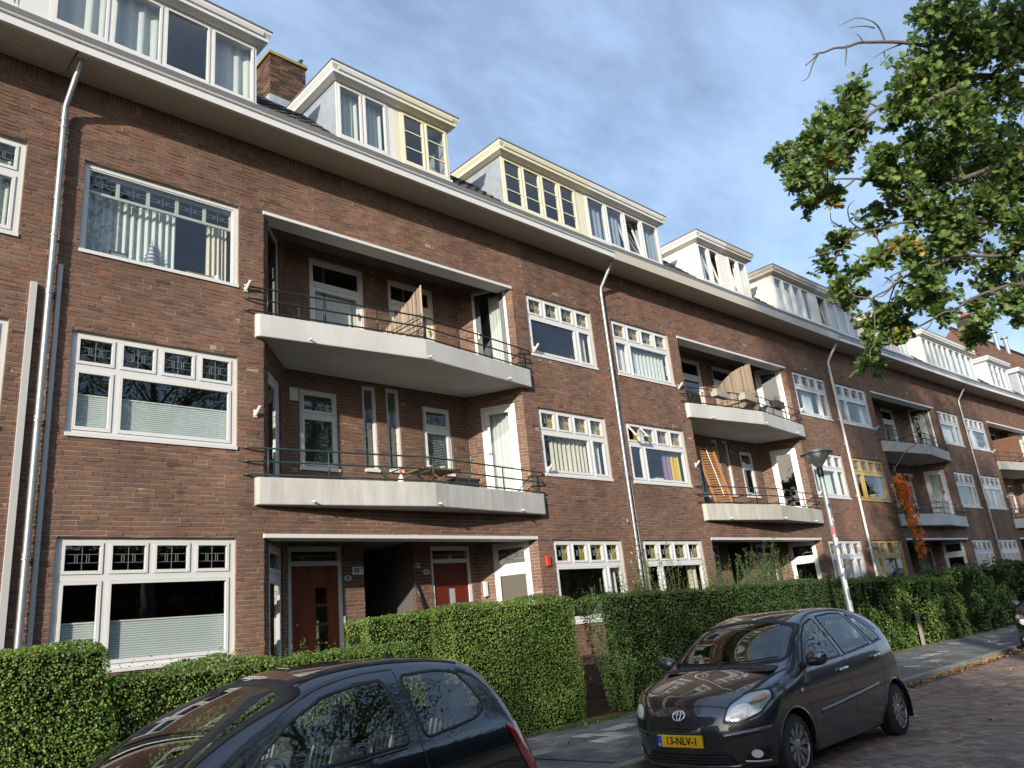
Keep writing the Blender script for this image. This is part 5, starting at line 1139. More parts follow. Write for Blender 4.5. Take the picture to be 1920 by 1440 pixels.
for z0, z1, a0, wd, m in ((1.62, 1.80, 3.6, 1.0, 'sticker_white'), (1.95, 2.02, 3.9, .7, 'sticker_white'), (2.28, 2.38, 3.4, .9, 'sticker_white'), (2.66, 2.84, 3.1, .9, 'sticker_red'), (2.48, 2.60, 4.0, .9, 'sticker_white'), (3.18, 3.26, 3.6, 1.0, 'sticker_blue'), (2.08, 2.2, 4.4, .6, 'sticker_white'), (1.2, 1.42, 3.4, 1.6, 'sticker_white'), (2.40, 2.45, 3.3, .5, 'sticker_blue'), (1.86, 1.92, 3.2, .6, 'sticker_blue'), (2.9, 2.98, 4.2, .5, 'sticker_white')):
    mb = MB(); mb.lathe([(.0575 if z0 < 1.6 else .0565, z0), (.056, z1)], k=8, a0=a0, a1=a0+wd); mb.build('sticker', M[m], lp, smooth=True)
# ------------------------------------------------------------------ things on the balconies and the roof
def world(n, x, y, z):
    xc, yc, r = place(n); return Vector((xc+x*cos(r)-y*sin(r), yc+x*sin(r)+y*cos(r), z))
def reed_screen(label, n, x, y0, y1, z0, zf, zb, curve=0.0, lean=0.0):
    xc, yc, r = place(n); o = thing('reed_screen', label, 'screen', world(n, x, y0, z0), r, 'reed screens dividing the balconies'); rng = random.Random(n+5)
    k = 60; L = y1-y0; V = []; F = []; T = []
    for i in range(k):
        y = L*i/k; t = i/k; zt = (zf-z0)*(1-t)+(zb-z0)*t+curve*sin(pi*t)+rng.uniform(-.015, .015); w = L/k*.46; b = len(V); dx = rng.uniform(-.008, .008)
        for z in (0, zt):
            l = lean*z
            V += [(dx-w+l, y, z), (dx+l, y-w, z), (dx+w+l, y, z), (dx+l, y+w, z)]
        F += [(b, b+1, b+5, b+4), (b+1, b+2, b+6, b+5), (b+2, b+3, b+7, b+6), (b+3, b, b+4, b+7), (b+4, b+5, b+6, b+7)]; T += [rng.random()]*5
    m_ = np_mesh('reeds', np.array(V), [np.array(F)], M['reed'], T); q = link('reeds', m_, o); q['kind'] = 'stuff'
    mb = MB()
    for z in (.25, .6): mb.tube([(-.02, 0, z), (-.02, L, z)], .006, 4)
    mb.build('binding_wire', M['twig'], o)
reed_screen('small reed screen between the two upper balconies of the nearest house', 0, .22, -.30, 1.05, SLABS[1][1]+.02, 8.30, 7.75)
reed_screen('tall brown reed screen with curved top on the second house', 1, .15, -.35, 1.05, SLABS[1][1]+.02, 8.62, 8.05, .18)
def gnome(label, n, x, y, z, s=1.0):
    o = thing('garden_gnome', label, 'gnome', world(n, x, y, z), 0, None); mb = MB()
    mb.lathe([(0, 0), (.07*s, 0), (.075*s, .04*s), (.06*s, .13*s), (.035*s, .17*s), (0, .175*s)], k=14); mb.build('body', M['white_plastic'], o, smooth=True)
    mb = MB(); mb.lathe([(0, .15*s), (.035*s, .165*s), (.042*s, .20*s), (.03*s, .235*s), (0, .24*s)], k=12); mb.build('head', M['old_white'], o, smooth=True)
    mb = MB(); mb.lathe([(.046*s, .215*s), (.035*s, .25*s), (.018*s, .31*s), (0, .35*s)], k=12); mb.build('hat', M['red_plastic'], o, smooth=True)
gnome('small garden gnome on the lower balcony of the nearest house', 0, -.45, -.22, SLABS[0][1]+.02, .75)
gnome('white gnome with red cap on the lower balcony of the third house', 2, 1.0, -.30, SLABS[0][1]+.55, 1.5)
mb = MB(); p = world(2, 1.0, -.30, SLABS[0][1]); mb.box(p.x-.12, p.x+.12, p.y-.12, p.y+.12, p.z+.012, p.z+.55); tag(mb.build('pedestal', M['white_plastic']), 'white pedestal carrying the red-capped gnome', 'pedestal')
def garden_table(label, n, x, y, z):
    o = thing('garden_table', label, 'table', world(n, x, y, z), place(n)[2])
    for i in range(6): mb = MB(); mb.box(-.45, .45, -.30+i*.1, -.30+i*.1+.088, .33, .35); mb.build('slat', M['wood_plain'], o)
    for a, b in (((-.3, -.2, 0), (.3, -.2, .33)), ((.3, -.2, 0), (-.3, -.2, .33)), ((-.3, .2, 0), (.3, .2, .33)), ((.3, .2, 0), (-.3, .2, .33))): mb = MB(); mb.tube([a, b], .016, 6); mb.build('leg', M['wood_plain'], o)
garden_table('low slatted wooden table on the lower balcony of the nearest house', 0, .55, .10, SLABS[0][1]+.012)
def crate(label, n, x, y, z, w, d, h, m, name='storage_box', cat='box'):
    o = thing(name, label, cat, world(n, x, y, z), place(n)[2]); mb = MB(); mb.box(-w/2, w/2, -d/2, d/2, 0, h*.8); mb.build('body', M[m], o); mb = MB(); mb.box(-w/2-.015, w/2+.015, -d/2-.015, d/2+.015, h*.8, h); mb.build('lid', M['dark_plastic'], o)
crate('dark storage box beside the slatted balcony table', 0, 1.25, .12, SLABS[0][1]+.012, .55, .4, .22, 'dark_plastic')
def pot(label, n, x, y, z, r, m, seed, leaf=60, name='plant_pot'):
    o = thing(name, label, 'plant pot', world(n, x, y, z), 0); mb = MB(); mb.lathe([(0, 0), (r*.7, 0), (r, r*1.5), (r*1.08, r*1.5), (r*1.08, r*1.7), (r*.9, r*1.7), (r*.85, r*1.5), (0, r*1.5)], k=16); mb.build('pot', M[m], o, smooth=True)
    if leaf:
        rg = np.random.default_rng(seed); P = rg.normal(size=(leaf, 3))*np.array([r, r, r*.9])+np.array([0, 0, r*2.4]); q = link('leaves', leaves_mesh('leaves', P, rg.normal(size=P.shape), np.full(leaf, r*.7), 'leaf_dark', rg, wid=.5), o); q['kind'] = 'stuff'
pot('white cup standing on the slatted balcony table', 0, .42, .05, SLABS[0][1]+.362, .05, 'white_plastic', 1, 0, 'flower_cup')
pot('white flowerpot on the slatted balcony table', 0, .80, .12, SLABS[0][1]+.362, .06, 'white_plastic', 2, 25)
pot('zinc bucket at the corner of the upper balcony of the second house', 1, .62, -.22, SLABS[1][1]+.012, .15, 'zinc', 3, 0, 'bucket')
def trough(label, n, x, y, z, w, m, seed, leafm='leaf_dark'):
    o = thing('flower_box', label, 'flower box', world(n, x, y, z), place(n)[2]+.1); mb = MB(); mb.add([(-w/2, -.09, 0), (w/2, -.09, 0), (w/2, .09, 0), (-w/2, .09, 0), (-w/2-.03, -.12, .2), (w/2+.03, -.12, .2), (w/2+.03, .12, .2), (-w/2-.03, .12, .2)], [(0, 1, 5, 4), (1, 2, 6, 5), (2, 3, 7, 6), (3, 0, 4, 7), (4, 5, 6, 7), (3, 2, 1, 0)]); mb.build('box', M[m], o)
    rg = np.random.default_rng(seed); P = np.stack([rg.uniform(-w/2, w/2, 160), rg.normal(0, .09, 160), .22+np.abs(rg.normal(0, .09, 160))], 1); q = link('leaves', leaves_mesh('leaves', P, rg.normal(size=P.shape), rg.uniform(.03, .07, 160), leafm, rg, wid=.5), o); q['kind'] = 'stuff'
trough('black flower box hung on the rail of the second upper balcony', 1, 1.35, -.36, SLABS[1][1]+.28, .55, 'dark_plastic', 5)
trough('grey woven flower box left on the rail of the second upper balcony', 1, -1.55, -.20, SLABS[1][1]+.30, .75, 'concrete', 6, 'dead_leaf')
trough('grey woven flower box beside the balcony corner of the second house', 1, -.35, -.36, SLABS[1][1]+.30, .75, 'concrete', 7, 'dead_leaf')
trough('small red-brown flower box on the far right lower balcony', 3, -2.2, -.2, SLABS[0][1]+.26, .6, 'terracotta', 8)
# slatted bed base leaning on the second house's lower balcony
bb = thing('slatted_bed_base', 'wooden slatted bed base leaning on the lower balcony of the second house', 'bed base', world(1, -1.05, .55, SLABS[0][1]+.012), place(1)[2]); bb.rotation_euler = (radians(-9), radians(-5), place(1)[2])
for x in (-.42, .42): mb = MB(); mb.box(x-.03, x+.03, -.03, .03, 0, 1.95); mb.build('side_rail', M['wood_orange'], bb)
for i in range(24): mb = MB(); mb.box(-.40, .40, .034, .046, .08+i*.078, .08+i*.078+.052); mb.build('slat', M['wood_orange'], bb)
mb = MB(); mb.tube([(.12, .0, .4), (.08, -.01, 1.0), (.06, 0, 1.9)], .012, 5); mb.build('strap', M['white_plastic'], bb)
# lamp arm with cord on the third house, boards on the fourth
pa = thing('fishing_rod', 'bent bamboo pole with a cord over the third lower balcony', 'pole', world(2, -2.9, -.12, 5.9)); mb = MB(); mb.tube([(0, 0, 0), (.8, -.35, .75), (1.7, -.6, 1.15), (2.3, -.75, 1.25)], [.022, .018, .014, .01], 6); mb.build('rod', M['reed'], pa, smooth=True); mb = MB(); mb.tube([(2.3, -.75, 1.25), (2.35, -.75, -.3), (2.4, -.75, -1.0)], .006, 4); mb.build('cord', M['twig'], pa)
wb = thing('board_screen', 'screen of reddish wooden boards on the far right upper balcony', 'screen', world(3, -.2, -.35, SLABS[1][1]+.02), place(3)[2])
for i in range(11): mb = MB(); mb.box(-.015-.012*(i % 2), .012, 0, 1.4, i*.13, i*.13+.125); mb.build('board', M['wood_brown'], wb)
# objects seen on the sill of the large upper window
xv, yv, rv = place(0)
pg = thing('pagoda_ornament', 'blue and white porcelain pagoda behind the large upper window', 'ornament', world(0, -4.72, .26, ZBt[2]+.08)); 
for i in range(6):
    s = 1-.13*i; mb = MB(); z = i*.072; mb.lathe([(0, z), (.105*s, z), (.10*s, z+.045), (.16*s, z+.05), (.10*s, z+.072), (0, z+.072)], k=8); mb.build('tier', mat('porcelain', (0.30, 0.38, 0.50), 0.25, noise=.8, nscale=30, col2=(0.75, .77, .78)), pg)
mb = MB(); mb.lathe([(.03, .43), (.012, .5), (0, .58)], k=8); mb.build('finial', M['porcelain'], pg)
# jackdaw on the chimney
bd = thing('jackdaw', 'black jackdaw perched on the chimney top', 'bird', world(0, -1.27, 1.62, 14.05)); mb = MB()
me = bpy.data.meshes.new('body'); vs = [(-.02, 0, .06), (0, 0, .13), (.02, 0, .20), (.045, 0, .245), (-.05, 0, .0), (-.09, 0, -.06), (.095, 0, .245)]; me.from_pydata(vs, [(0, 1), (1, 2), (2, 3), (0, 4), (4, 5), (3, 6)], []); bo = link('body', me, bd); me.materials.append(M['feather'])
sk = bo.modifiers.new('skin', 'SKIN'); 
for i, r_ in enumerate((.055, .065, .045, .038, .03, .015, .007)): me.skin_vertices[0].data[i].radius = (r_, r_)
me.skin_vertices[0].data[0].use_root = True; bo.modifiers.new('sub', 'SUBSURF').render_levels = 2
for s in (-.025, .025): mb = MB(); mb.tube([(0, s, .03), (.005, s, -.0)], .006, 5); mb.tube([(.0, s, 0), (.035, s, 0)], .004, 4); mb.build('leg', M['feather'], bd)

# other things on the window sills
cb = thing('cardboard_box', 'flat yellow box lying behind the large upper window', 'box', world(0, -3.98, .24, ZBt[2]+.075)); mb = MB(); mb.box(-.22, .22, -.08, .08, 0, .09); mb.build('box', M['curtain_cream'], cb); mb = MB(); mb.box(-.225, .225, -.085, .085, .09, .105); mb.build('lid', M['wood_plain'], cb)
fg = thing('figurine', 'white animal figurine at the right of the large upper window', 'figurine', world(0, -3.66, .24, ZBt[2]+.075)); mb = MB(); mb.lathe([(0, 0), (.08, 0), (.09, .04), (.06, .10), (.03, .13), (0, .135)], k=14); mb.build('body', M['white_plastic'], fg, smooth=True); mb = MB(); mb.lathe([(0, .11), (.04, .125), (.045, .16), (.02, .19), (0, .195)], k=12); mb.build('head', M['white_plastic'], fg, smooth=True)
pf = thing('picture_frame', 'dark picture frame standing at the left of the large upper window', 'frame', world(0, -5.2, .27, ZBt[2]+.075)); mb = MB(); ring(mb, -.14, .14, 0, .2, .02, -.01, .01); mb.build('frame', M['dark_plastic'], pf); mb = MB(); mb.box(-.12, .12, -.004, .004, .02, .18); mb.build('picture', M['curtain_blue'], pf)
crate('white storage tin behind the first-floor window with the open top light', 1, -4.45, .30, ZBt[1]+.09, .28, .2, .2, 'white_plastic', 'storage_tin'); crate('grey storage tin behind the first-floor window with the open top light', 1, -5.15, .30, ZBt[1]+.09, .2, .2, .16, 'grey_paint', 'storage_tin')
pot('leafy house plant behind the ground-floor window beside the red box', 0, 3.95, .30, ZBt[0]+.1, .11, 'terracotta', 71, 90, 'house_plant'); pot('leafy house plant in the first-floor window above the second porch', 1, 4.1, .30, ZBt[1]+.1, .10, 'terracotta', 72, 90, 'house_plant'); pot('tall house plant in the ochre first-floor window', 2, -4.2, .30, ZBt[1]+.1, .12, 'white_plastic', 73, 120, 'house_plant')
# ------------------------------------------------------------------ cars
def spl(xs, ys):
    """natural cubic spline"""
    xs = np.array(xs, float); ys = np.array(ys, float); n = len(xs); h = np.diff(xs); A = np.zeros((n, n)); b = np.zeros(n); A[0, 0] = A[-1, -1] = 1
    for i in range(1, n-1): A[i, i-1] = h[i-1]; A[i, i] = 2*(h[i-1]+h[i]); A[i, i+1] = h[i]; b[i] = 6*((ys[i+1]-ys[i])/h[i]-(ys[i]-ys[i-1])/h[i-1])
    m = np.linalg.solve(A, b)
    def f(x):
        x = np.asarray(x, float); xc = np.clip(x, xs[0], xs[-1]); i = np.clip(np.searchsorted(xs, xc)-1, 0, n-2); t0 = xs[i+1]-xc; t1 = xc-xs[i]; hh = h[i]
        y = (m[i]*t0**3+m[i+1]*t1**3)/(6*hh)+(ys[i]/hh-m[i]*hh/6)*t0+(ys[i+1]/hh-m[i+1]*hh/6)*t1
        s0 = (ys[1]-ys[0])/h[0]-h[0]*m[1]/6; s1 = (ys[-1]-ys[-2])/h[-1]+h[-1]*m[-2]/6
        return y+np.where(x < xs[0], (x-xs[0])*s0, 0)+np.where(x > xs[-1], (x-xs[-1])*s1, 0)
    return f
def lin(xs, ys): return lambda x: np.interp(x, xs, ys)
def smax(a, b, k):
    h = np.maximum(k-np.abs(a-b), 0)/k; return np.maximum(a, b)+h*h*k*.25
class Body:
    """car body as one implicit surface: top profile, side section, nose and tail"""
    def __init__(s, S): s.S = S
    def F(s, P):
        S = s.S; x, y, z = P[..., 0], np.abs(P[..., 1]), P[..., 2]; Wd = S['W']
        xt = x-S['topcurve']*y**2*np.clip((2.4-x)/1.2, 0, 1)+S['topcurve']*.45*y**2*np.clip((x-2.6)/.8, 0, 1)
        top = (z-S['T'](xt)+S['crown']*(y/Wd)**2)*S['topn'](xt)
        side = y-Wd*S['plan'](x)*S['sec'](z-S['belt'](x))
        fr = (S['nose'](z)+S['fc']*(y/Wd)**2.6-x)*.95; re = (x-S['tail'](z)+S['rc']*(y/Wd)**3.2)*.95
        f = smax(top, side, S['kts']); f = smax(f, smax(fr, re, .01), .10); f = smax(f, .17-z, .05); return f
    def solve(s, O, D, t1=2.6, n=66):
        """first surface hit along rays from outside: O + t D, t from 0"""
        ts = np.linspace(0, t1, n); lo = np.zeros(len(O)); hi = np.full(len(O), np.nan); prev = s.F(O)
        for a, b in zip(ts[:-1], ts[1:]):
            f = s.F(O+b*D); hit = np.isnan(hi) & (f < 0); lo = np.where(hit, a, lo); hi = np.where(hit, b, hi)
        ok = ~np.isnan(hi); hi = np.where(ok, hi, 0)
        for _ in range(18):
            m = (lo+hi)/2; f = s.F(O+m[:, None]*D); lo = np.where(f > 0, m, lo); hi = np.where(f > 0, hi, m)
        P = O+((lo+hi)/2)[:, None]*D; return P, ok
    def normal(s, P):
        e = 1e-3; g = np.stack([s.F(P+np.eye(3)[i]*e)-s.F(P-np.eye(3)[i]*e) for i in range(3)], 1); return g/np.linalg.norm(g, axis=1, keepdims=True)
    def proj(s, pts, how):
        p = np.array(pts, float)
        if how == 'side': O = np.stack([p[:, 0], np.full(len(p), -1.3), p[:, 1]], 1); D = np.tile([0, 1., 0], (len(p), 1))
        elif how == 'sideR': O = np.stack([p[:, 0], np.full(len(p), 1.3), p[:, 1]], 1); D = np.tile([0, -1., 0], (len(p), 1))
        elif how == 'front': O = np.stack([np.full(len(p), -.3), p[:, 0], p[:, 1]], 1); D = np.tile([1., 0, 0], (len(p), 1))
        elif how == 'rear': O = np.stack([np.full(len(p), 4.3), p[:, 0], p[:, 1]], 1); D = np.tile([-1., 0, 0], (len(p), 1))
        else: O = np.stack([p[:, 0], p[:, 1], np.full(len(p), 2.0)], 1); D = np.tile([0, 0, -1.], (len(p), 1))
        q, ok = s.solve(O, D); return q, s.normal(q), ok
    def shell(s, nu=250, nv=150):
        """capsule of rays from an inner axis"""
        L = s.S['L']; a, b = .75, L-.75; zc = .62; rows = []
        th = np.linspace(-pi/2, pi/2, nu+1)                       # pole to pole over the capsule
        n1 = nu//5; angs = np.linspace(0, pi/2, n1+1)
        st = [(a, -cos(t), sin(t)) for t in angs[:-1]]+[(x, 0, 1) for x in np.linspace(a, b, nu-2*n1)]+[(b, sin(t), cos(t)) for t in angs[1:]]
        V = []
        for x, dx, dr in st:
            ph = np.linspace(0, 2*pi, nv, endpoint=False)+pi/2; D = np.stack([np.full(nv, dx), dr*np.cos(ph), dr*np.sin(ph)], 1); C = np.tile([x, 0, zc], (nv, 1)).astype(float)
            O = C+D*2.6; P, ok = s.solve(O, -D, 2.6, 52); V.append(P)
        V = np.array(V); h, w = V.shape[:2]; I = np.arange(h*w).reshape(h, w); J = np.roll(I, -1, 1)
        F = np.stack([I[:-1], I[1:], J[1:], J[:-1]], -1).reshape(-1, 4); return V.reshape(-1, 3), F
def pip(x, y, poly):
    r = np.zeros(len(x), bool); n = len(poly); j = n-1
    for i in range(n):
        xi, yi = poly[i]; xj, yj = poly[j]
        c = ((yi > y) != (yj > y)) & (x < (xj-xi)*(y-yi)/(yj-yi+1e-12)+xi); r ^= c; j = i
    return r
def rpoly(poly, r=.05, n=5):
    """polygon with rounded corners, resampled finely"""
    out = []; m = len(poly); P = [np.array(p, float) for p in poly]
    for i in range(m):
        p, a, b = P[i], P[i-1], P[(i+1) % m]; da = (a-p); db = (b-p); la, lb = np.linalg.norm(da), np.linalg.norm(db); rr = min(r, la*.45, lb*.45)
        s, e = p+da/la*rr, p+db/lb*rr
        for k in range(n+1): t = k/n; out.append((1-t)**2*s+2*t*(1-t)*p+t*t*e)
    res = []
    for i in range(len(out)):
        a, b = out[i], out[(i+1) % len(out)]; k = max(1, int(np.linalg.norm(b-a)/.04))
        for j in range(k): res.append(a+(b-a)*j/k)
    return np.array(res)
def patch(body, poly, how, off, rings=10):
    """smooth patch of the body surface inside an outline"""
    poly = np.array(poly); c = poly.mean(0); n = len(poly); pts = [c]
    for k in range(1, rings+1): pts += list(c+(poly-c)*(k/rings))
    q, nn, ok = body.proj(pts, how); q = q+nn*off; F3 = [(0, 1+i, 1+(i+1) % n) for i in range(n)]; F4 = []
    for k in range(rings-1):
        a, b = 1+k*n, 1+(k+1)*n; F4 += [(a+i, b+i, b+(i+1) % n, a+(i+1) % n) for i in range(n)]
    return q, [np.array(F3), np.array(F4)]
def band(body, poly, how, w, off, closed=True, out=0.0):
    """strip that follows an outline on the body"""
    p = np.array(poly); n = len(p)
    if closed: t = np.roll(p, -1, 0)-np.roll(p, 1, 0)
    else: t = np.gradient(p, axis=0)
    t /= np.linalg.norm(t, axis=1, keepdims=True)+1e-9; nr = np.stack([t[:, 1], -t[:, 0]], 1)
    A, na, _ = body.proj(p-nr*(w/2-out), how); B, nb_, _ = body.proj(p+nr*(w/2+out), how); A = A+na*off; B = B+nb_*off
    V = np.concatenate([A-na*off*1.4, A, B, B-nb_*off*1.4]); k = n if closed else n-1; F = []
    for i in range(k):
        j = (i+1) % n
        for r in range(3): F.append((r*n+i, r*n+j, (r+1)*n+j, (r+1)*n+i))
    return V, [np.array(F)]
def pobj(name, VF, m, parent, smooth=True):
    return link(name, np_mesh(name, VF[0], VF[1], M[m] if isinstance(m, str) else m, smooth=smooth), parent)
def wheel(car, x, y, r, w, spokes, side):
    """tyre, rim with spokes, hub, brake disc"""
    s = side; wl = MB(); rr = r*.71
    wl.lathe([(rr*.98, -.02), (rr*1.03, -.008), (r*.86, 0.0), (r*.95, .012), (r*.99, .035), (r, .06), (r, w-.06), (r*.99, w-.03), (r*.93, w-.01), (rr, w)], (x, y, r), 48, 'y'); wl.v = [(p[0], y+(p[1]-y)*s, p[2]) for p in wl.v]
    o = wl.build('wheel', M['tyre'], car, smooth=True)
    g = MB()
    for k in range(3):                               # grooves round the tread
        yy = y+s*(.075+k*.035); g.lathe([(r*1.0015, -.005), (r*1.0015, .005)], (x, yy, r), 48, 'y')
    g.build('tread_groove', M['rubber'], o)
    d = MB(); d.lathe([(rr*1.0, .0), (rr*1.01, .012), (rr*.94, .018), (rr*.93, .10)], (x, y+s*0.0, r), 40, 'y'); d.v = [(p[0], y+(p[1]-y)*s, p[2]) for p in d.v]
    for i in range(spokes):
        a = 2*pi*i/spokes+.1
        for da in (-.055, .055):
            c1, s1 = cos(a+da*.3), sin(a+da*.3); c2_, s2 = cos(a+da*2.0), sin(a+da*2.0); wd = .011; yo = y+s*.012; yi = y+s*.045
            tn = np.array([-sin(a), 0, cos(a)])*wd; p0 = np.array([x+.05*c1, yo+s*.004, r+.05*s1]); p1 = np.array([x+rr*.97*c2_, yo-s*.004, r+rr*.97*s2]); dp = np.array([0, s*.03, 0])
            d.add([p0-tn, p0+tn, p1+tn, p1-tn, p0-tn+dp, p0+tn+dp, p1+tn+dp, p1-tn+dp], [(0, 1, 2, 3), (0, 4, 5, 1), (2, 6, 7, 3), (1, 5, 6, 2), (3, 7, 4, 0)])
    d.lathe([(0, -.004), (.035, -.003), (.055, .004), (.06, .03)], (x, y+s*.006, r), 20, 'y')
    rm = d.build('rim', M['alloy'], o, smooth=False); sharp(rm, 30)
    b = MB(); b.lathe([(0, .0), (rr*.92, 0.0)], (x, y+s*.075, r), 30, 'y'); b.build('wheel_back', M['black_trim'], o)
    b = MB(); b.lathe([(.07, .0), (rr*.70, 0.0)], (x, y+s*.062, r), 30, 'y'); b.build('brake_disc', mat('steel', (0.25, .25, .25), .4, metal=.8), o)
    return o
def seat(car, x, y, z, m='seat_cloth', stripes=True):
    """cushion, tilted backrest, headrest"""
    def rbox(c, sx, sy, sz, tilt, rr):
        bm = bmesh.new(); bmesh.ops.create_cube(bm, size=1); bmesh.ops.scale(bm, vec=(sx, sy, sz), verts=bm.verts); bmesh.ops.bevel(bm, geom=bm.edges[:], offset=rr, segments=3, affect='EDGES'); bmesh.ops.rotate(bm, cent=(0, 0, 0), matrix=Matrix.Rotation(tilt, 3, 'Y'), verts=bm.verts); bmesh.ops.translate(bm, vec=c, verts=bm.verts); me = bpy.data.meshes.new('seat')
        for f in bm.faces: f.smooth = True
        bm.to_mesh(me); bm.free(); return me
    me = rbox((x, y, z+.08), .50, .50, .16, -.12, .05); me.materials.append(M[m]); s = link('seat', me, car)
    me = rbox((x+.30, y, z+.42), .13, .48, .62, .28, .055); me.materials.append(M[m]); link('backrest', me, s)
    me = rbox((x+.42, y, z+.82), .08, .26, .17, .22, .035); me.materials.append(M[m]); link('headrest', me, s)
    if stripes:
        for dy in (-.11, -.055, .0, .055, .11):
            st = MB(); c, sn = cos(.28), sin(.28)
            P = [(x+.30+c*(-.068)+sn*v, y+dy+w, z+.42-sn*(-.068)+c*v) for v, w in ((-.26, -.012), (-.26, .012), (.27, .012), (.27, -.012))]
            st.add([(p[0]-.002, p[1], p[2]) for p in P], [(0, 1, 2, 3)])
            P = [(p[0]+2*c*.07+.004, p[1], p[2]-2*sn*.07) for p in P]; st.add(P, [(0, 1, 2, 3)]); st.build('stripe', M['seat_stripe'], s)
def make_car(name, label, S, paint, loc, D):
    car = thing(name, label, 'car', loc); B = Body(S); V, F = B.shell(); L = S['L']
    fc = V[F].mean(1); nn = B.normal(fc); kill = np.zeros(len(F), bool)
    for xw in S['axles']:
        kill |= (np.hypot(fc[:, 0]-xw, fc[:, 2]-S['wr']) < S['arch']) & (np.abs(fc[:, 1]) > .45) & (np.abs(nn[:, 1]) > .12)
    wins = []
    for wn in D['side_glass']:
        po = rpoly(wn, .045)
        c = po.mean(0); sh = c+(po-c)*.985
        kill |= pip(fc[:, 0], fc[:, 2], sh) & (np.abs(nn[:, 1]) > .5); wins.append(po)
    ws = rpoly(D['windscreen'], .07); c = ws.mean(0); kill |= pip(fc[:, 1], fc[:, 2], c+(ws-c)*.985) & (nn[:, 0] < -.2) & (fc[:, 0] < L/2)
    rw = rpoly(D['rear_glass'], .07); c = rw.mean(0); kill |= pip(fc[:, 1], fc[:, 2], c+(rw-c)*.98) & (nn[:, 0] > .2) & (fc[:, 0] > L/2)
    body = pobj('body', (V, [F[~kill]]), paint, car)
    # glass with black seals
    for po in wins:
        for how in ('side', 'sideR'):
            g = pobj('side_window', patch(B, po, how, .002), 'glass_car', car); pobj('seal', band(B, po, how, .017, .004), 'rubber', g)
    g = pobj('windscreen', patch(B, ws, 'front', .002, 14), 'glass_car', car); pobj('seal', band(B, ws, 'front', .030, .004), 'rubber', g)
    g = pobj('rear_window', patch(B, rw, 'rear', .002, 10), 'glass_car', car); pobj('seal', band(B, rw, 'rear', .03, .004), 'rubber', g)
    # wheel arches
    for xw in S['axles']:
        a = np.linspace(radians(-14), radians(194), 44); po = np.stack([xw+S['arch']*np.cos(a), S['wr']+S['arch']*np.sin(a)], 1)
        for how, sg in (('side', -1), ('sideR', 1)):
            pobj('arch_lip', band(B, po, how, .016, .0035, False), paint, car)
            mb = MB(); yo = sg*(S['W']-.05); q = S['arch']+.01
            mb.grid([[(xw+q*cos(t), yy, S['wr']+q*sin(t)) for t in np.linspace(radians(-20), radians(200), 30)] for yy in (yo+sg*.03, sg*.45)]); mb.grid([[(xw+k*cos(t), sg*.45, S['wr']+k*sin(t)) for t in np.linspace(radians(-20), radians(200), 30)] for k in (.02, q)])
            mb.build('wheel_well', M['black_trim'], car)
            wheel(car, xw, sg*(S['W']-.035), S['wr'], .185, S['spokes'], -sg)
    mb = MB(); mb.box(.35, L-.3, -.55, .55, .16, .26); mb.build('underbody', M['black_trim'], car)
    for ln in D['gaps']:
        how, pts = ln[0], np.array(ln[1], float); n = max(8, int(np.abs(np.diff(pts, axis=0)).sum()/.03)); t = np.linspace(0, len(pts)-1, n)
        if len(pts) > 2: pp_ = np.stack([spl(range(len(pts)), pts[:, 0])(t), spl(range(len(pts)), pts[:, 1])(t)], 1)
        else: pp_ = np.stack([np.interp(t, range(len(pts)), pts[:, k]) for k in (0, 1)], 1)
        pobj(ln[2] if len(ln) > 2 else 'panel_gap', band(B, pp_, how, ln[3] if len(ln) > 3 else .006, ln[4] if len(ln) > 4 else .0012, False), ln[5] if len(ln) > 5 else 'rubber', body)
        if how == 'side': pobj(ln[2] if len(ln) > 2 else 'panel_gap', band(B, pp_, 'sideR', ln[3] if len(ln) > 3 else .006, ln[4] if len(ln) > 4 else .0012, False), ln[5] if len(ln) > 5 else 'rubber', body)
    for (nm, how, poly, off, m, *r) in D['patches']:
        pobj(nm, patch(B, rpoly(poly, r[0] if r else .03), how, off, 7), m, car)
    # cabin
    mb = MB(); mb.box(.9, L-.45, -.62, .62, .27, .33); mb.build('cabin_floor', M['car_plastic'], car)
    for y in (-.36, .36): seat(car, D['seat_x'], y, .38, stripes=D.get('stripes', False))
    for y in (-.33, .33): seat(car, D['seat_x']+.92, y, .40, stripes=D.get('stripes', False))
    xd = D['dash_x']; mb = MB(); mb.grid([[(xd+dx, y, z) for y in (-.66, -.3, 0, .3, .66)] for dx, z in ((-.35, D['dash_z']-.02), (0, D['dash_z']), (.22, D['dash_z']-.03), (.30, D['dash_z']-.12), (.22, .45))]); mb.build('dashboard', M['car_plastic'], car, smooth=True)
    mb = MB(); a = np.linspace(0, 2*pi, 25); mb.tube([(xd+.38+.10*sin(t), -.36+.18*cos(t), D['dash_z']-.06+.16*sin(t)) for t in a], .014, 8, cap=False); mb.tube([(xd+.38, -.54, D['dash_z']-.06), (xd+.38, -.18, D['dash_z']-.06)], .014, 6); mb.tube([(xd+.2, -.36, D['dash_z']-.13), (xd+.38, -.36, D['dash_z']-.06)], .03, 8); mb.build('steering_wheel', M['black_trim'], car, smooth=True)
    # mirrors
    for sg in (-1, 1):
        xm, zm = D['mirror']; q, n_, ok = B.proj([(xm, zm-.03)], 'side' if sg < 0 else 'sideR'); y0 = q[0, 1]
        bm = bmesh.new(); bmesh.ops.create_uvsphere(bm, u_segments=20, v_segments=12, radius=1)
        for v in bm.verts:
            x, y, z = v.co; v.co = (xm+.02+ (.075*np.sign(x)*abs(x)**.8 if x < 0 else .035*x), y0+sg*.13+.115*np.sign(y)*abs(y)**.75, zm+.03+.078*np.sign(z)*abs(z)**.75+.012*(y*sg))
        for f in bm.faces: f.smooth = True
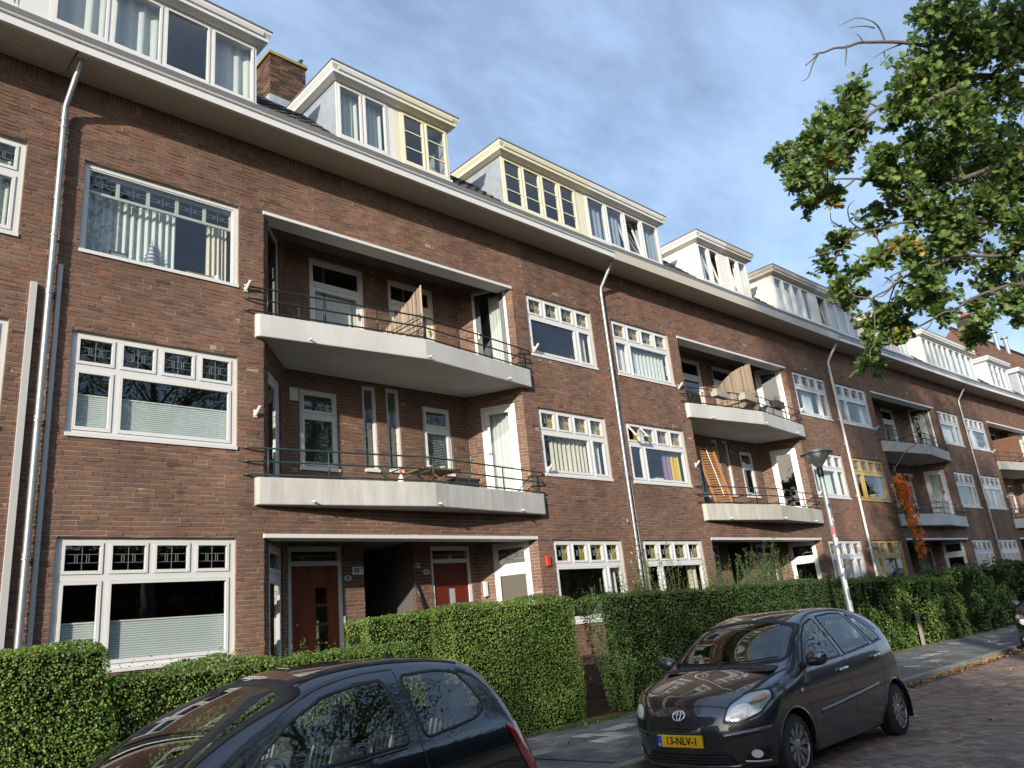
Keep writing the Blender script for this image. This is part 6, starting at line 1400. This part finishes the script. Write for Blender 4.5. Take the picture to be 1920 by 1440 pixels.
        me = bpy.data.meshes.new('mirror'); bm.to_mesh(me); bm.free(); me.materials.append(paint if not isinstance(paint, str) else M[paint]); mi = link('mirror', me, car)
        mb = MB(); mb.box(xm-.02, xm+.03, min(y0, y0+sg*.06), max(y0, y0+sg*.06), zm-.05, zm-.01); mb.build('mirror_arm', M['car_plastic'], mi)
        mb = MB(); A = [[(xm+.058, y0+sg*.13+.095*cos(t)*k, zm+.03+.062*sin(t)*k) for t in np.linspace(0, 2*pi, 17)] for k in (.02, 1)]; mb.grid(A); mb.build('mirror_glass', M['chrome'], mi)
    for xh, zh, m in D['handles']:
        for how, sg in (('side', -1), ('sideR', 1)):
            q, n_, ok = B.proj([(xh-.085, zh-.006), (xh, zh), (xh+.085, zh+.006)], how); mb = MB(); mb.tube([q[0]+n_[0]*.004, q[0]+n_[0]*.03, q[1]+n_[1]*.036, q[2]+n_[2]*.03, q[2]+n_[2]*.004], [.011, .014, .016, .014, .011], 8); mb.build('door_handle', M[m], car, smooth=True)
    return car, B
# grey hatchback
Z_ = dict(W=.848, L=3.785, wr=.292, arch=.345, spokes=10, axles=(.78, 3.24), topcurve=.10, crown=.045, kts=.13, fc=.40, rc=.24)
Z_['T'] = spl([-.3, 0, .14, .32, .6, .86, 1.0, 1.25, 1.5, 1.72, 2.0, 2.4, 2.8, 3.15, 3.36, 3.55, 3.72, 3.9], [.45, .66, .77, .855, .945, 1.02, 1.09, 1.25, 1.385, 1.455, 1.515, 1.53, 1.51, 1.455, 1.385, 1.22, .98, .7])
Z_['topn'] = lin([.0, .5, .9, 1.1, 1.5, 1.9, 3.2, 3.5, 3.8], [.8, .93, .93, .85, .87, .97, .95, .65, .6])
Z_['plan'] = spl([0, .4, .8, 1.6, 2.6, 3.2, 3.785], [.93, .975, .995, 1.0, 1.0, .985, .92])
Z_['belt'] = lin([0, 1.0, 3.4, 3.8], [.90, .935, 1.045, 1.06])
Z_['sec'] = spl([-.80, -.62, -.42, -.2, -.05, .04, .15, .3, .5, .7], [.93, .975, .998, 1.0, .985, .955, .895, .80, .675, .55])
Z_['nose'] = spl([.1, .22, .35, .5, .62, .72, .85, 1.1], [.12, .055, .02, .0, .02, .055, .14, .5])
Z_['tail'] = spl([.1, .25, .45, .62, .8, 1.0, 1.2, 1.45], [3.66, 3.73, 3.785, 3.78, 3.74, 3.67, 3.60, 3.52])
YG = [[(1.16, .985), (1.30, 1.10), (1.50, 1.255), (1.72, 1.365), (1.95, 1.42), (2.02, 1.005)], [(2.12, 1.01), (2.05, 1.43), (2.42, 1.445), (2.66, 1.43), (2.84, 1.065)], [(2.92, 1.075), (2.74, 1.42), (2.90, 1.37), (3.12, 1.22), (3.20, 1.105)]]
YD = dict(side_glass=YG, windscreen=[(-.70, 1.06), (-.35, 1.035), (0, 1.03), (.35, 1.035), (.70, 1.06), (.60, 1.37), (.30, 1.425), (0, 1.435), (-.30, 1.425), (-.60, 1.37)],
          rear_glass=[(-.56, 1.08), (.56, 1.08), (.48, 1.36), (-.48, 1.36)], seat_x=1.70, dash_x=1.12, dash_z=1.0, mirror=(1.22, 1.02),
          handles=[(1.93, .875, 'chrome'), (2.86, .93, 'chrome')],
          gaps=[('side', [(1.10, .95), (1.09, .80), (1.12, .55), (1.18, .32)]), ('side', [(2.07, 1.0), (2.10, .80), (2.12, .55), (2.11, .30)]), ('side', [(2.93, 1.06), (3.0, .88), (2.96, .66), (2.86, .45), (2.80, .32)]), ('side', [(1.18, .31), (2.0, .305), (2.80, .315)]),
                ('top', [(.20, -.62), (.14, -.40), (.105, 0), (.14, .40), (.20, .62)]), ('side', [(.32, .815), (.6, .905), (.95, .985)]), 
                ('side', [(1.30, .53), (1.6, .545), (2.0, .57), (2.78, .625)], 'side_moulding', .040, .005, 'car_black'), ('side', [(1.13, .967), (1.6, .985), (2.1, 1.005), (2.9, 1.06), (3.22, 1.09)], 'window_trim', .012, .006, 'black_trim'),
                ('side', [(1.10, .985), (1.32, 1.16), (1.6, 1.335), (1.95, 1.458), (2.3, 1.482), (2.7, 1.462), (3.0, 1.37), (3.24, 1.20)], 'roof_moulding', .014, .003, 'black_trim'),
                ('front', [(-.80, .515), (-.62, .49), (-.45, .47)], 'bumper_strip', .045, .008, 'car_grey'), ('front', [(.80, .515), (.62, .49), (.45, .47)], 'bumper_strip', .045, .008, 'car_grey'),
                ('top', [(.90, -.66), (.87, -.3), (.86, 0), (.87, .3), (.90, .66)], 'cowl', .075, .006, 'car_plastic')],
          patches=[('lower_grille', 'front', [(-.47, .315), (.47, .315), (.52, .22), (-.52, .22)], .003, 'black_trim', .04)]
          )
for sg in (-1, 1):
    H = lambda pts: [(sg*a, b) for a, b in pts]
    YD['patches'] += [('headlight_bezel', 'front', H([(.445, .575), (.485, .735), (.61, .835), (.775, .85), (.815, .775), (.75, .64), (.60, .57)]), .003, 'black_trim', .03), ('headlight', 'front', H([(.47, .60), (.50, .72), (.62, .815), (.765, .835), (.80, .775), (.74, .66), (.60, .595)]), .006, 'lamp_clear', .03), ('headlight_reflector', 'front', H([(.50, .615), (.515, .695), (.58, .735), (.665, .735), (.69, .675), (.63, .615)]), .010, 'lamp_white', .05), ('indicator', 'front', H([(.66, .765), (.70, .805), (.755, .815), (.765, .775), (.72, .745)]), .010, 'lamp_amber', .02),
                      ('fog_lamp_recess', 'front', H([(.56, .24), (.60, .30), (.68, .345), (.765, .37), (.775, .30), (.74, .25)]), .003, 'black_trim', .03), ('fog_lamp', 'front', [(sg*.67+.042*cos(t), .305+.038*sin(t)) for t in np.linspace(0, 2*pi, 12, endpoint=False)], .009, 'lamp_white', .01),
                      ('tail_light', 'rear', H([(.56, .85), (.74, .86), (.76, 1.0), (.66, 1.04), (.58, 1.0)]), .006, 'lamp_red', .03)]
YD['patches'] += [('side_repeater', how, [(.98+.028*cos(t), .775+.018*sin(t)) for t in np.linspace(0, 2*pi, 12, endpoint=False)], .006, 'lamp_white', .005) for how in ('side', 'sideR')]
YD['patches'] += [('grille', 'front', [(-.40, .635), (0, .66), (.40, .635), (.36, .575), (.14, .535), (0, .50), (-.14, .535), (-.36, .575)], .003, 'black_trim', .02)]
YD['gaps'] += [('front', [(-.53, .22), (-.47, .20), (0, .195), (.47, .20), (.53, .22)], 'grille_lip', .024, .014, 'car_grey'), ('front', [(-.75, .235), (-.66, .235), (-.57, .245)], 'fog_lamp_trim', .018, .010, 'alloy'), ('front', [(.75, .235), (.66, .235), (.57, .245)], 'fog_lamp_trim', .018, .010, 'alloy')]
yaris, YB = make_car('hatchback_car', 'dark grey five-door hatchback with yellow front plate parked at the kerb', Z_, 'car_grey', (6.80, 5.02, 0), YD)
# grille mesh, emblem, plate, wipers
mb = MB()
for z in np.arange(.505, .66, .022):
    ys = [y for y in np.arange(-.40, .401, .02) if pip(np.array([y]), np.array([z]), np.array([(-.40, .635), (0, .66), (.40, .635), (.36, .575), (.14, .535), (0, .50), (-.14, .535), (-.36, .575)]))[0]]
    if len(ys) > 3:
        q, n_, _ = YB.proj([(y, z+.006*((i % 2)*2-1)) for i, y in enumerate(ys)], 'front'); mb.tube(list(q+n_*.007), .0045, 4)
mb.build('grille_mesh', M['car_plastic'], yaris)
mb = MB()
for z in (.24, .265, .29):
    q, n_, _ = YB.proj([(y, z) for y in np.linspace(-.46, .46, 20)], 'front'); mb.tube(list(q+n_*.008), .006, 4)
mb.build('lower_grille_bar', M['car_plastic'], yaris)
q, n_, _ = YB.proj([(0, .648)], 'front'); c = q[0]+n_[0]*.016; e1 = np.array([0, 1., 0]); e2 = np.cross(n_[0], e1); e2 = e2 if e2[2] > 0 else -e2; mb = MB(); T_ = np.linspace(0, 2*pi, 33)
mb.tube([c+.070*cos(t)*e1+.050*sin(t)*e2 for t in T_], .0085, 6, cap=False); mb.tube([c+.022*cos(t)*e1+.046*sin(t)*e2 for t in T_], .0065, 6, cap=False); mb.tube([c+.048*cos(t)*e1+(.026+.017*sin(t))*e2 for t in T_], .0065, 6, cap=False); mb.build('emblem', M['emblem_chrome'], yaris, smooth=True)
q, n_, _ = YB.proj([(0, .43)], 'front'); xp = q[0, 0]-.012
mb = MB(); mb.bbox(-.26, .26, xp-.012, xp+.012, .375, .485, .004); mb.v = [(p[1], -p[0], p[2]) for p in mb.v]; pl = mb.build('number_plate', M['plate_yellow'], yaris)
mb = MB(); mb.box(-.256, -.212, xp-.0145, xp-.0125, .38, .48); mb.v = [(p[1], -p[0], p[2]) for p in mb.v]; mb.build('country_band', M['plate_blue'], pl)
text_part('13-NLV-1', .095, 'plate_number', M['ink'], pl, (xp-.0145, -.024, .432), (0, -1, 0), (0, 0, 1), sx=.98, bold=.0015); text_part('NL', .030, 'country_code', M['white_plastic'], pl, (xp-.016, .234, .40), (0, -1, 0), (0, 0, 1))
for pts in ([(-.02, 1.045), (-.30, 1.05), (-.62, 1.075)], [(.60, 1.055), (.30, 1.04), (.04, 1.045)]):
    q, n_, _ = YB.proj(pts, 'front'); mb = MB(); mb.tube(list(q+n_*.018), .008, 5); q2, n2_, _ = YB.proj([(pts[0][0], pts[0][1]-.03)], 'front'); mb.tube([q2[0]+n2_[0]*.005, q[0]+n_[0]*.02], .012, 6); mb.build('wiper', M['black_trim'], yaris)
mb = MB(); mb.box(1.04, 1.05, .30, .36, 1.02, 1.09); mb.build('parking_card', M['white_plastic'], yaris)
# dark blue three-door hatchback
X_ = dict(W=.83, L=3.83, wr=.295, arch=.345, spokes=7, axles=(.78, 3.245), topcurve=.11, crown=.04, kts=.12, fc=.38, rc=.20)
X_['T'] = spl([-.3, 0, .14, .35, .7, .98, 1.12, 1.4, 1.7, 1.95, 2.2, 2.5, 2.8, 3.05, 3.24, 3.42, 3.62, 3.9], [.45, .66, .77, .85, .93, .99, 1.055, 1.22, 1.365, 1.45, 1.515, 1.54, 1.53, 1.505, 1.46, 1.29, 1.0, .6])
X_['topn'] = lin([0, .5, .95, 1.15, 1.7, 2.1, 3.1, 3.4, 3.8], [.8, .95, .93, .86, .88, .97, .97, .62, .58])
X_['plan'] = spl([0, .4, .8, 1.6, 2.6, 3.2, 3.83], [.93, .975, .995, 1.0, 1.0, .985, .92])
X_['belt'] = lin([0, 1.3, 3.3, 3.8], [.92, .955, 1.06, 1.07]); X_['sec'] = spl([-.80, -.62, -.42, -.2, -.05, .04, .15, .3, .5, .7], [.93, .975, .998, 1.0, .985, .955, .90, .82, .71, .60]); X_['nose'] = Z_['nose']
X_['tail'] = spl([.1, .25, .45, .62, .8, 1.0, 1.2, 1.45], [3.72, 3.79, 3.83, 3.82, 3.76, 3.67, 3.57, 3.42])
XG = [[(1.56, 1.0), (1.66, 1.12), (1.86, 1.26), (2.10, 1.365), (2.34, 1.405), (2.50, 1.41), (2.58, 1.05)], [(2.70, 1.06), (2.63, 1.42), (2.90, 1.425), (3.06, 1.40), (3.16, 1.27), (3.20, 1.17), (3.10, 1.115)]]
XD = dict(side_glass=XG, windscreen=[(-.69, 1.03), (-.35, 1.00), (0, .995), (.35, 1.00), (.69, 1.03), (.60, 1.41), (.30, 1.455), (0, 1.465), (-.30, 1.455), (-.60, 1.41)], rear_glass=[(-.54, 1.12), (.54, 1.12), (.50, 1.40), (-.50, 1.40)], seat_x=1.95, dash_x=1.20, dash_z=.98, mirror=(1.62, 1.03), handles=[(2.45, .90, 'car_plastic')], stripes=True,
          gaps=[('side', [(1.42, .96), (1.40, .8), (1.42, .5), (1.48, .32)]), ('side', [(2.60, 1.45), (2.64, 1.2), (2.66, 1.0), (2.70, .8), (2.68, .5), (2.60, .32)]), ('side', [(1.28, .98), (1.5, 1.115), (1.76, 1.27), (2.05, 1.40), (2.35, 1.455), (2.60, 1.46)]),
                ('side', [(1.40, .965), (1.9, .99), (2.55, 1.03)], 'window_trim', .012, .006, 'black_trim'), ('side', [(1.0, .98), (1.3, 1.13), (1.6, 1.30), (1.95, 1.44), (2.4, 1.503), (2.9, 1.488), (3.12, 1.45)], 'roof_moulding', .012, .003, 'black_trim'),
                ('side', [(1.36, .99), (1.46, 1.04), (1.58, 1.12)], 'quarter_trim', .05, .004, 'black_trim'), ('top', [(1.98, -.56), (1.93, -.28), (1.91, 0), (1.93, .28), (1.98, .56)]), ('side', [(3.45, .78), (3.62, .76), (3.78, .76)])], patches=[])
for sg, how in ((-1, 'side'), (1, 'sideR')):
    XD['patches'] += [('tail_light', how, [(3.34, 1.05), (3.46, 1.05), (3.60, .90), (3.66, .72), (3.54, .70), (3.43, .88)], .006, 'lamp_red', .02), ('reversing_light', how, [(3.545, .90), (3.60, .885), (3.63, .825), (3.565, .83)], .010, 'lamp_clear', .01)]
    H = lambda pts: [(sg*a, b) for a, b in pts]
    XD['patches'] += [('headlight', 'front', H([(.45, .62), (.47, .74), (.62, .80), (.74, .78), (.74, .66), (.60, .61)]), .006, 'lamp_clear', .03)]
XD['patches'] += [('grille', 'front', [(-.35, .70), (.35, .70), (.33, .60), (-.33, .60)], .003, 'black_trim', .02), ('fuel_cap', 'sideR', [(3.0, .85), (3.15, .85), (3.15, .99), (3.0, .99)], .002, 'car_navy', .03)]
fox, XB = make_car('hatchback_car', 'dark blue three-door hatchback cut off by the bottom edge of the picture', X_, 'car_navy', (.35, 4.88, 0), XD)
q, n_, _ = XB.proj([(2.98, 0.0)], 'top'); mb = MB(); mb.lathe([(0, .03), (.03, .02), (.04, 0)], tuple(q[0]), 12); mb.tube([q[0]+(0, 0, .02), q[0]+(.10, 0, .23)], [.005, .003], 6); mb.build('aerial', M['black_trim'], fox)
# the next parked car, only its nose in the picture
nc = copy_tree(yaris); nc.location = (20.6, 4.95, 0); tag(nc, 'black parked car showing only its nose at the right edge', 'car'); tag(yaris, group='parked cars'); tag(fox, group='parked cars'); tag(nc, group='parked cars')
for ch in list(nc.children):
    if ch.name.split('.')[0] in ('number_plate', 'emblem'):
        for g in list(ch.children): bpy.data.objects.remove(g)
        bpy.data.objects.remove(ch); continue
    if ch.data and ch.data.materials and ch.data.materials[0] == M['car_grey']:
        ch.data = ch.data.copy(); ch.data.materials[0] = M['car_black']
